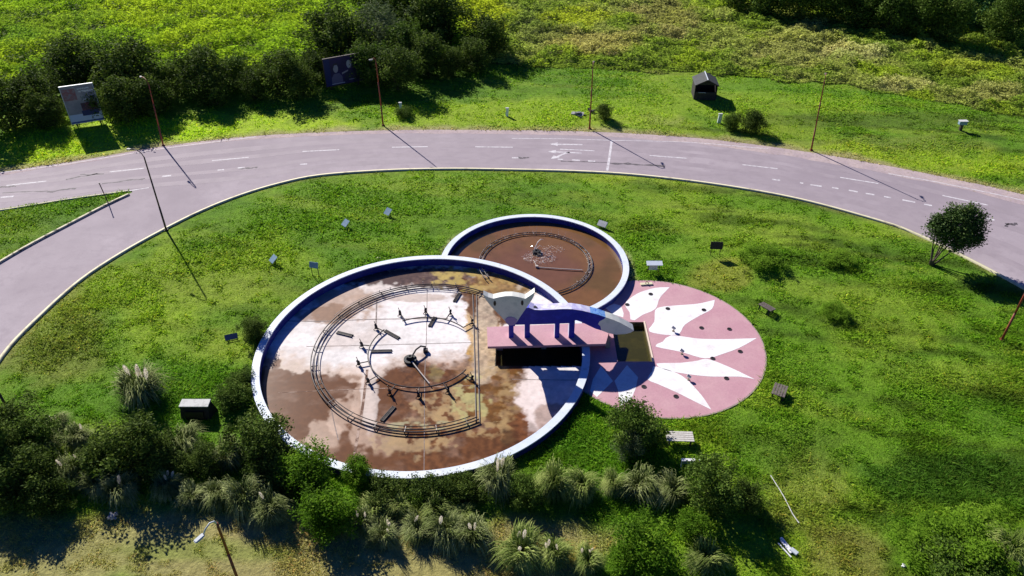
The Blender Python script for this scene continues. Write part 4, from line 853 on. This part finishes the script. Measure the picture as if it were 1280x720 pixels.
# ------------------------------------------------------------------ vegetation
def frame_from(n):
    n = n / np.linalg.norm(n, axis=1)[:, None]; a = np.where(np.abs(n[:, 2:3]) < .9, [[0, 0, 1.]], [[1., 0, 0]]); u = np.cross(n, a); u /= np.linalg.norm(u, axis=1)[:, None]; return u, np.cross(n, u)
def leaves_mesh(name, lobes, n, size, m, r, up=.35, core=.35, aspect=.5):
    """lobes: (cx,cy,cz,rx,ry,rz); leaf faces spread through the outer part of each lobe, in twig clusters"""
    lobes = np.array(lobes); wgt = (lobes[:, 3] * lobes[:, 4] * lobes[:, 5]) ** (2 / 3); k = n // 9
    li = r.choice(len(lobes), k, p=wgt / wgt.sum()); L_ = lobes[li]
    d = r.normal(size=(k, 3)); d /= np.linalg.norm(d, axis=1)[:, None]; rad = core + (1 - core) * r.random((k, 1)) ** .55
    rad *= 1 + (r.random((k, 1)) < .14) * r.random((k, 1)) * .28
    c = L_[:, :3] + d * rad * L_[:, 3:]
    c = np.repeat(c, 9, 0); d = np.repeat(d, 9, 0); tone = np.repeat(r.random(k) * .45, 9)
    c = c + r.normal(size=c.shape) * size * 1.1; nn = len(c); c = c[c[:, 2] > .03] if False else c
    c[:, 2] = np.maximum(c[:, 2], .04 + .1 * r.random(nn))
    nr = d * .6 + r.normal(size=(nn, 3)) * .75 + np.array([0, 0, up]); u, v = frame_from(nr); s = size * (.55 + .9 * r.random((nn, 1)))
    V = np.stack([c - u * s * .5, c + v * s * aspect * .6, c + u * s * .55, c - v * s * aspect * .6], 1).reshape(-1, 3); F = np.arange(nn * 4).reshape(-1, 4)
    a = np.repeat(np.clip(tone + .5 * r.random(nn), 0, 1), 4)
    return soup(None, V, F, m, attrs=a)
def stems_mesh(m, lobes, r, trunk_h, trunk_r, n=5):
    mb = MB()
    for i in range(n):
        l = lobes[i % len(lobes)]; b = Vector((r.normal() * trunk_r * 1.2, r.normal() * trunk_r * 1.2, -.1)); t = Vector((l[0], l[1], l[2]))
        md = b + (t - b) * .5 + Vector((r.normal() * .12, r.normal() * .12, trunk_h * .15)); mb.tube([b, b + (md - b) * .5, md, t], trunk_r, 6, trunk_r * .3)
        for j in range(3):
            q = md + (t - md) * r.random(); e = q + Vector((r.normal(), r.normal(), abs(r.normal()) + .3)).normalized() * float(min(l[3:])) * .8; mb.tube([q, e], trunk_r * .4, 5, trunk_r * .15)
    o = mb.build('tmp', m, smooth=True); me = o.data; bpy.data.objects.remove(o); return me
def bush_lobes(r, n, R=1.0, H=1.6, base=.15):
    out = [(0, 0, H * .52, R * .62, R * .62, H * .42), (0, 0, H * .22, R * .80, R * .80, H * .24)]
    for i in range(n):
        a = 2 * math.pi * (i + r.random() * 1.1) / n; q = R * (.32 + .42 * r.random()); z = H * (base + .15 + .58 * r.random()); s = R * (.20 + .30 * r.random())
        out.append((q * math.cos(a), q * math.sin(a), z, s, s, s * (.8 + .5 * r.random())))
    for i in range(14):
        d = r.normal(size=3); d[2] = abs(d[2]) * .9; d /= np.linalg.norm(d); q = .92 + .35 * r.random(); s = R * (.09 + .13 * r.random()); out.append((d[0] * q * R * .95, d[1] * q * R * .95, H * .35 + d[2] * q * H * .62, s, s, s * 1.3))
    for i in range(3): out.append((r.normal() * .25 * R, r.normal() * .25 * R, H * (.8 + .12 * r.random()), R * .28, R * .28, H * .16))
    return out
def pampas_mesh(r, n, m, R=1.0, H=1.5, wb=.020):
    """arching blades from one crown, nominal radius 1"""
    k = 5; a = r.random(n) * 2 * np.pi; el = np.radians(30 + 58 * r.random(n) ** .8); ln = (.55 + .8 * r.random(n)); rb = .45 * r.random(n) ** .5; b0 = np.stack([np.cos(a) * rb, np.sin(a) * rb, 0 * a], 1); a = a + r.normal(size=n) * .8 + .6 * np.sin(a * 2 + r.random() * 6); ln *= 1 + .35 * np.sin(a * 3 + r.random() * 6)
    V = np.zeros((n, k, 2, 3)); t = np.linspace(0, 1, k); side = np.stack([-np.sin(a), np.cos(a), 0 * a], 1)
    for j, q in enumerate(t):
        out = ln * (q * np.cos(el) + .38 * q * q) * R * .72; z = ln * H * (1.05 * q * np.sin(el) - .62 * q ** 3.0) + .02
        c = b0 + np.stack([np.cos(a) * out, np.sin(a) * out, np.maximum(z, .02)], 1); wd = wb * (1 - q ** 2 * .9) * (.7 + .6 * r.random(n))
        V[:, j, 0] = c - side * wd[:, None]; V[:, j, 1] = c + side * wd[:, None]
    I = np.arange(n * k * 2).reshape(n, k, 2); F = np.stack([I[:, :-1, 0], I[:, :-1, 1], I[:, 1:, 1], I[:, 1:, 0]], -1).reshape(-1, 4)
    v = np.clip(.15 + .55 * np.repeat(r.random(n), k * 2) + .35 * np.tile(np.repeat(t, 2), n), 0, 1); return soup(None, V.reshape(-1, 3), F, m, attrs=v)
def plume_mesh(r):
    n = 260; t = r.random(n) ** .8; z = .75 + .75 * t; wd = .11 * np.sin(np.pi * (1 - t) * .85 + .3); a = r.random(n) * 6.28; lean = .10 * t
    c = np.stack([np.cos(a) * wd + lean, np.sin(a) * wd, z], 1); d = np.stack([np.cos(a) * .05, np.sin(a) * .05, .09 + 0 * a], 1); s = np.stack([-np.sin(a) * .022, np.cos(a) * .022, 0 * a], 1)
    V = np.stack([c - s, c + s, c + d], 1).reshape(-1, 3); F = np.arange(n * 3).reshape(-1, 3); return soup(None, V, F, M['plume'], attrs=np.repeat(r.random(n), 3))
r = np.random.default_rng(5)
KIND = {}
L_mound = leaf_mat('mound_leaves', (.10, .20, .012), (.18, .33, .02), (.28, .44, .04), .5, rough=.8, spec=.1)
def mkset(key, m, n, nl, size, up=.35, H=1.6, core=.35, aspect=.5, var=3, tr=.035):
    L_ = []
    for i in range(var):
        lb = bush_lobes(r, nl, 1.0, H); L_.append((leaves_mesh(key, lb, n, size, m, r, up, core, aspect), stems_mesh(M['bark'], lb, r, H * .4, tr)))
    KIND[key] = L_
mkset('dark', L_dark, 9000, 8, .075); mkset('mid', L_mid, 8500, 7, .08); mkset('grey', L_grey, 9000, 8, .07, aspect=.35)
mkset('bright', L_bright, 8000, 9, .085, up=.6, H=1.5, core=.25); mkset('teal', L_teal, 7000, 7, .09); mkset('low', L_dark, 6500, 8, .08, H=.9)
mkset('mound', L_mound, 7000, 9, .07, H=.55, up=2.4); mkset('lowbright', L_mound, 8500, 9, .07, H=.9, up=1.8)
mkset('lowmid', L_mid, 6500, 8, .08, H=.9)
PAMP = [pampas_mesh(r, 1500, L_pampas) for _ in range(5)]; PAMPG = [pampas_mesh(r, 1500, L_pampasg) for _ in range(5)]; PLUME = [plume_mesh(r) for _ in range(2)]
def place_bush(name, cx, cy, wpx, key, label, cat='bush', group=None, H=None, squash=1.0, z0=None):
    H0 = dict(dark=1.6, mid=1.6, grey=1.6, bright=1.5, teal=1.6, low=.9, lowmid=.9, mound=.55, lowbright=.9)[key]
    R = 1.0
    for _ in range(4):
        b = G3(cx, cy, R * H0 * squash * .5); R = wpx / 2 * mpp(b.x, b.y, 1) / 1.02
    z = gz(b.x, b.y); o = empty(name, (b.x, b.y, max(z, -.2)), random.random() * 6.28, label=label, cat=cat, group=group); o.scale = (R, R * random.uniform(.92, 1.08), R * squash)
    lv, st = random.choice(KIND[key]); link('foliage', lv, o); link('stems', st, o); return o
def place_pampas(cx, cy, wpx, label, plumes=0, green=False, group=None):
    R = 1.0
    for _ in range(4):
        b = G3(cx, cy, R * .5); R = wpx / 2 * mpp(b.x, b.y, 1) / 1.30
    z = gz(b.x, b.y); o = empty('pampas_grass', (b.x, b.y, max(z, -.2)), 0, label=label, cat='pampas grass', group=group); R *= random.uniform(.82, 1.18); o.scale = (R * random.uniform(.9, 1.1), R, R * random.uniform(.85, 1.4)); o.rotation_euler = (random.uniform(-.12, .12), random.uniform(-.16, .16), 0); 
    q = link('blades', random.choice(PAMPG if green else PAMP), o); q.rotation_euler.z = random.random() * 6.28
    for i in range(plumes):
        p_ = link('plume', random.choice(PLUME), o); p_.rotation_euler = (random.uniform(-.3, .3), random.uniform(-.3, .3), random.random() * 6.28); p_.location = (random.uniform(-.4, .4), random.uniform(-.25, .4), random.uniform(-.05, .12)); s_ = random.uniform(.5, .72); p_.scale = (s_ * .9, s_ * .9, s_); p_.location.z += .35 * (1 - s_) + .25
    return o

def batch(items, what, place, extra=''):
    """items: (cx, cy, w, ...) - labels count them from the left within their own group"""
    items = sorted(items); n = len(items)
    for i, it in enumerate(items):
        if i == 0: lb = 'leftmost ' + what
        elif i == n - 1: lb = 'rightmost ' + what
        else: lb = ORDW[i] + ' from the left: ' + what
        place(it, lb)
ORDW = ['first', 'second', 'third', 'fourth', 'fifth', 'sixth', 'seventh', 'eighth', 'ninth', 'tenth', 'eleventh', 'twelfth', 'thirteenth', 'fourteenth', 'fifteenth', 'sixteenth', 'seventeenth', 'eighteenth', 'nineteenth', 'twentieth']
# pampas rows
row_a = [(95, 592, 60, 2), (122, 606, 52, 0), (150, 612, 52, 1), (208, 606, 56, 3), (238, 620, 56, 0), (272, 618, 58, 0), (306, 622, 58, 0), (340, 636, 56, 1)]
batch(row_a, 'silvery pampas clump in the left front hedge row, over the dry grass', lambda it, lb: place_pampas(it[0], it[1], it[2], lb, it[3], group='pampas in the left front row'))
row_b = [(452, 655, 54, 2), (480, 668, 52, 3), (520, 662, 56, 1), (556, 664, 54, 1), (592, 668, 58, 2)]
batch(row_b, 'drooping pampas clump in the front row below the big pool', lambda it, lb: place_pampas(it[0], it[1], it[2], lb, it[3], group='pampas below the big pool'))
row_c = [(652, 684, 72, 3), (694, 690, 60, 3), (736, 697, 62, 3)]
batch(row_c, 'cream-plumed pampas clump among three at the bottom centre', lambda it, lb: place_pampas(it[0], it[1], it[2], lb, it[3], green=True, group='plumed pampas at bottom centre'))
row_d = [(690, 606, 66, 0), (728, 606, 62, 0), (766, 606, 52, 0), (802, 610, 56, 0), (838, 614, 54, 0)]
batch(row_d, 'olive pampas clump in the upper row below the plaza shrub', lambda it, lb: place_pampas(it[0], it[1], it[2], lb, it[3], green=it[0] < 780, group='pampas below the plaza shrub'))
row_e = [(500, 634, 46, 0), (545, 636, 50, 0), (580, 640, 46, 0), (470, 634, 44, 0)]
batch(row_e, 'yellow-green grass clump behind the front pampas row', lambda it, lb: place_pampas(it[0], it[1], it[2], lb, it[3], green=True, group='yellow-green clumps behind the front row'))
row_f = [(70, 528, 46, 3), (98, 548, 54, 1), (228, 555, 56, 0), (284, 566, 62, 0), (60, 560, 44, 0)]
batch(row_f, 'dull grey pampas clump in the back of the left hedge', lambda it, lb: place_pampas(it[0], it[1], it[2], lb, it[3], group='pampas at the back of the left hedge'))
place_pampas(176, 488, 74, 'big round silvery pampas standing apart on the lawn, upper left of the hedge', 4)
place_pampas(622, 602, 62, 'tall pampas with white plumes right against the lower pool rim', 4)
place_pampas(880, 694, 66, 'round bright pampas at the bottom right end of the hedge', 0, green=True)
place_pampas(1262, 690, 60, 'long grass clump at the right end of the bank in the corner', 0, green=True)
# shrubs of the hedge
sh_ = [(8, 535, 80, 'dark'), (40, 552, 70, 'mid'), (22, 600, 84, 'dark'), (62, 620, 60, 'dark'), (158, 560, 96, 'dark'), (128, 572, 60, 'dark'), (196, 575, 60, 'dark'), (255, 575, 50, 'dark'), (322, 548, 84, 'dark'), (336, 585, 58, 'dark')]
batch(sh_, 'dark green shrub in the left hedge mass', lambda it, lb: place_bush('shrub', it[0], it[1], it[2], it[3], lb, 'shrub', 'dark shrubs of the left hedge', squash=.95))
for a in [(288, 497, 48, 'lowmid', 'rounded low shrub beside the left rim of the big pool, above the hedge'), (303, 472, 36, 'lowmid', 'small low bright shrub touching the left rim of the big pool'), (316, 410, 36, 'dark', 'single dark shrub leaning on the upper left pool rim'), (385, 592, 74, 'bright', 'fresh green bush just outside the lower left pool rim'), (352, 600, 44, 'mid', 'mid green bush between the hedge and the fresh green bush'),
          (408, 640, 74, 'bright', 'bright lime bush in the front hedge, left of centre'), (447, 590, 40, 'bright', 'small light green bush at the pool rim bottom'), (480, 612, 54, 'low', 'low scrubby bush under the bottom pool rim, left one'), (540, 614, 60, 'low', 'low scrubby bush under the bottom pool rim, middle one'), (583, 612, 50, 'low', 'low scrubby bush under the bottom pool rim, right one'),
          (660, 612, 48, 'mid', 'small leafy bush left of the olive pampas row'), (798, 530, 70, 'mid', 'upright bush at the lower edge of the pink plaza'), (787, 556, 44, 'grey', 'low greyish bush at the foot of the plaza bush'), (895, 608, 76, 'mid', 'large dark bush with spiky twigs below the white frame'), (936, 622, 46, 'dark', 'dark bush in shade at the right end of the hedge'),
          (806, 684, 84, 'bright', 'bright feathery bush at the bottom centre right'), (778, 700, 44, 'bright', 'small yellow-green bush left of the feathery bush'), (868, 660, 50, 'bright', 'fresh green bush behind the bottom right pampas'),
          (1165, 688, 84, 'lowbright', 'left mound of the long leafy bank in the lower right corner'), (1212, 682, 110, 'lowbright', 'middle mound of the long leafy bank in the lower right corner'), (1262, 684, 100, 'lowbright', 'right mound of the long leafy bank in the lower right corner'), (1196, 708, 90, 'lowmid', 'dark front mound of the long leafy bank in the lower right corner'),
          (755, 141, 24, 'dark', 'single round dark bush beside the thin lamp post'), (915, 152, 24, 'mid', 'left of two small bushes below the hut'), (941, 152, 34, 'dark', 'right of two small bushes below the hut'), (505, 141, 22, 'lowmid', 'small leafy plant around the white stub post'),
          (1048, 327, 40, 'mound', 'low grassy mound bush in the upper right lawn'), (1042, 392, 42, 'mound', 'low grassy mound bush in the middle of the right lawn'), (948, 326, 54, 'mound', 'largest low grassy mound bush, nearest the dark board')]:
    place_bush('bush', a[0], a[1], a[2], a[3], a[4], squash=.6 if 'mound bush' in a[4] or 'bank' in a[4] else 1.0)
tl = [(0, 128, 84, 'dark'), (44, 118, 66, 'dark'), (80, 84, 80, 'dark'), (56, 140, 50, 'dark'), (118, 92, 62, 'dark'), (158, 88, 84, 'dark'), (152, 126, 66, 'dark'), (190, 118, 56, 'dark'), (214, 98, 44, 'mid'), (248, 92, 70, 'dark'), (264, 112, 50, 'dark'), (290, 92, 50, 'mid'), (318, 106, 44, 'dark'), (345, 92, 66, 'dark'), (376, 104, 46, 'dark')]
batch(tl, 'dark bush in the tree line behind the left verge', lambda it, lb: place_bush('tall_bush', it[0], it[1], it[2], it[3], lb, 'bush', 'bushes of the left tree line', squash=1.0))
tm = [(418, 48, 80, 'dark'), (396, 84, 46, 'dark'), (462, 80, 56, 'mid'), (470, 38, 76, 'grey'), (500, 55, 62, 'mid'), (498, 88, 60, 'dark'), (548, 22, 76, 'dark'), (512, 4, 80, 'dark'), (534, 70, 58, 'dark'), (470, 2, 56, 'mid'), (562, 78, 38, 'dark'), (588, 68, 46, 'dark'), (612, 46, 58, 'dark')]
batch(tm, 'tall dense bush in the thicket behind the indigo billboard', lambda it, lb: place_bush('tall_bush', it[0], it[1], it[2], it[3], lb, 'bush', 'thicket behind the indigo billboard', squash=1.05))
tr_ = [(925, -15, 54, 'mid'), (965, -9, 60, 'mid'), (1005, -5, 56, 'mid'), (1046, -1, 60, 'mid'), (1085, 3, 60, 'mid'), (1118, 13, 58, 'mid'), (1155, 17, 60, 'mid'), (1190, 25, 56, 'mid'), (1226, 9, 56, 'teal'), (1262, 25, 60, 'mid'), (1262, -9, 66, 'teal'), (1060, -39, 80, 'mid'), (1140, -29, 80, 'mid'), (1210, -29, 70, 'teal')]
batch(tr_, 'tree in the dark wood along the top right', lambda it, lb: place_bush('wood_tree', it[0], it[1], it[2], it[3], lb, 'tree', 'trees of the top right wood', squash=1.2))
# lone tree by the kerb
b = G3(1163, 330, 0); b.z = gz(b.x, b.y); r4 = np.random.default_rng(9)
t_ = empty('tree', b, label='lone leafy tree leaning over the kerb on the right lawn', cat='tree')
k_ = mpp(b.x, b.y, 2)
lob = [(1.0, .6, 3.7, 1.3, 1.3, 1.2), (.1, .3, 3.2, 1.15, 1.1, 1.0), (-.3, .7, 3.9, .6, .6, .5), (3.3, .8, 4.1, .5, .5, .5), (2.0, .9, 5.0, .5, .5, .4), (1.2, -.6, 3.3, .6, .5, .5), (3.1, .3, 2.3, .6, .5, .4), (2.2, .9, 3.7, 1.2, 1.3, 1.2), (2.4, .2, 2.6, 1.1, 1.0, 1.0), (1.2, .0, 2.5, 1.2, 1.2, .8), (2.7, 1.2, 4.4, .7, .7, .7), (1.4, 1.2, 4.3, 1.0, 1.0, .8), (.1, .8, 3.6, .9, .9, .8), (3.0, .6, 3.2, .8, .8, .9)]
me = leaves_mesh('crown', lob, 17000, .16, leaf_mat('tree_leaves', (.025, .055, .010), (.06, .115, .018), (.15, .21, .05), .2, rough=.7, spec=.2), r4, .3, .3); cr_ = link('crown', me, t_); cr_.scale = (1.12, 1.12, 1.08); mb = MB()
for l in lob[:7]:
    s0 = Vector((r4.normal() * .18 + .05, r4.normal() * .12, -.1)); t0 = Vector(l[:3]); md = s0.lerp(t0, .5) + Vector((-.15, 0, .2)); mb.tube([s0, s0.lerp(md, .5) + Vector((r4.normal() * .05, 0, 0)), md, t0], .09, 7, .03)
mb.build('trunk', 'bark', t_, smooth=True)
# tall tree at the far left of the hedge (its shade falls on the dry grass)
b = G3(10, 590, 0); b.z = 0; t_ = empty('tree', b, label='tall dark tree at the left end of the hedge, throwing a long ragged shadow', cat='tree')
lob = [(0, 0, 3.6, 1.1, 1.1, 1.0), (-.7, .4, 2.8, 1.1, 1.1, .9), (.6, .3, 2.7, 1.1, 1.0, .9), (0, -.3, 2.0, 1.2, 1.0, .8), (.2, .4, 4.5, .6, .6, .7), (-.9, -.2, 3.7, .7, .6, .7), (.9, -.1, 3.9, .6, .6, .7)]
link('crown', leaves_mesh('crown', lob, 12000, .13, L_dark, r4, .3, .3), t_); link('trunk', stems_mesh(M['bark'], lob, r4, 1.6, .09, 5), t_)

# ------------------------------------------------------------------ grass and weeds (nobody could count them)
def keep_grass(x, y):
    rd, pool, plz = masks(x, y); dp = np.hypot(x - BIG[0], y - BIG[1]) < RB + .05; ds = np.hypot(x - SML[0], y - SML[1]) < RS + .05
    return ~(rd | pool | dp | ds | (np.hypot(x - PLZ[0], y - PLZ[1]) < RP + .12))
def field(n, seed):
    q = np.random.default_rng(seed); px = q.random(n) * 1420 - 70; py = q.random(n) * 850 - 50; x, y = G(px, py, 0); return q, x, y
q, x, y = field(900000, 3); ok = (y < 205) & (np.abs(x) < 148); x, y = x[ok], y[ok]
ok = ~is_meadow(x, y); x, y = x[ok], y[ok]; outer, inner, isl = od, idn, isd
ok = keep_grass(x, y); x, y = x[ok], y[ok]; outer, inner, isl = outer_full, inner_full, isl_full
n = len(x); z = samp(GZ, x, y); c = samp(gcol, x, y) / 1.6 * 2.8 * np.array([.97, 1.0, .8]); d = (y * _F[1] + CAM_H * -_F[2]) / CAM_F
lush = fbm(x, y, 6, 4, 55); fine = fbm(x, y, .9, 3, 5)
px, py = P(x, y, 0); dry = sm(630, 660, py) * sm(620, 560, px); near_r = sm(1.3, .6, ((px - 1190) / 110) ** 2 + ((py - 610) / 45) ** 2)
h = (.07 + .16 * sm(.42, .7, lush) + .16 * sm(.5, .75, fine)) * (1 - .45 * dry) + .18 * near_r * fine * 2
dkerb = dist_line(idn, x, y); h *= .66 * (.45 + .55 * sm(.3, 2.5, dkerb))
tuft = sm(.66, .78, fbm(x, y, .45, 2, 300)) * sm(.4, .6, fbm(x, y, 8, 2, 310)) * (1 - .85 * dry) * sm(4, 9, np.minimum(dist_line(isd, x, y), 9)); h *= (.7 + .6 * q.random(n)) * (1 + .8 * tuft); wd = d * (.55 + .7 * q.random(n)); a = q.random(n) * 6.283; lean = q.normal(size=(n, 2)) * 1.15
base = np.stack([x, y, z - .02], 1); s = np.stack([np.cos(a) * wd, np.sin(a) * wd, 0 * a], 1); tip = base + np.stack([lean[:, 0] * h, lean[:, 1] * h, h * 1.15], 1)
V = np.stack([base - s, base + s, tip], 1).reshape(-1, 3); cc = np.clip(c * (.65 + .75 * q.random((n, 1))) * (1 - .2 * tuft[:, None]), 0, 1)
yel = (q.random((n, 1)) < .06); cc = np.where(yel, cc * np.array([1.8, 1.25, 1.6]), cc)
L_grass = leaf_mat('grass_blades', (0, 0, 0), (0, 0, 0), (0, 0, 0), .45, attr='col', rough=.8, spec=.1)
o = soup('lawn_grass', V, np.arange(n * 3).reshape(-1, 3), L_grass, cols={'col': np.repeat(cc, 3, 0)}); tag(o, 'short green lawn grass covering the whole park, browner at the lower left', 'grass', kind='stuff')
# tall weeds beyond the verge
q = np.random.default_rng(21); n = 760000; px = q.random(n) * 1420 - 70; py = q.random(n) * 290 - 90; x, y = G(px, py, 0); ok = (y < 240) & (np.abs(x) < 160); x, y = x[ok], y[ok]; ok = is_meadow(x, y); x, y = x[ok], y[ok]; n = len(x)
c, lf = meadow_col(x, y); z = samp(GZ, x, y); d = (y * _F[1] + CAM_H * -_F[2]) / CAM_F
edge_in = sm(0, 9, np.interp(P(x, y, 0)[0], me_x, me_y) - P(x, y, 0)[1])
H_ = lf * (.9 + 1.9 * sm(.3, .72, .6 * fbm(x, y, 2.4, 2, 17) + .4 * fbm(x, y, 6, 2, 27))) + (1 - lf) * (.12 + 1.0 * sm(.46, .74, fbm(x, y, 2.2, 3, 17)) + .4 * fbm(x, y, .8, 2, 1)); H_ *= .25 + .75 * edge_in
u = q.random(n) ** .35; zc = z + H_ * u; s = d * (1.1 + 1.5 * q.random(n)); nr = q.normal(size=(n, 3)) * np.array([1, 1, .7]) + np.array([0, 0, .35]); uu, vv = frame_from(nr); uu[:, 2] = np.abs(uu[:, 2]) + .25
cen = np.stack([x, y, zc], 1); k = s[:, None]
V = np.stack([cen - vv * k * .45, cen + vv * k * .45, cen + uu * k * 1.5], 1).reshape(-1, 3); cc = np.clip(c * 2.1 * (.68 + .64 * q.random((n, 1))), 0, 1)
o = soup('tall_weeds', V, np.arange(n * 3).reshape(-1, 3), L_grass, cols={'col': np.repeat(cc, 3, 0)}); tag(o, 'dense lime green weeds and rough straw-flecked meadow beyond the road', 'weeds', kind='stuff')
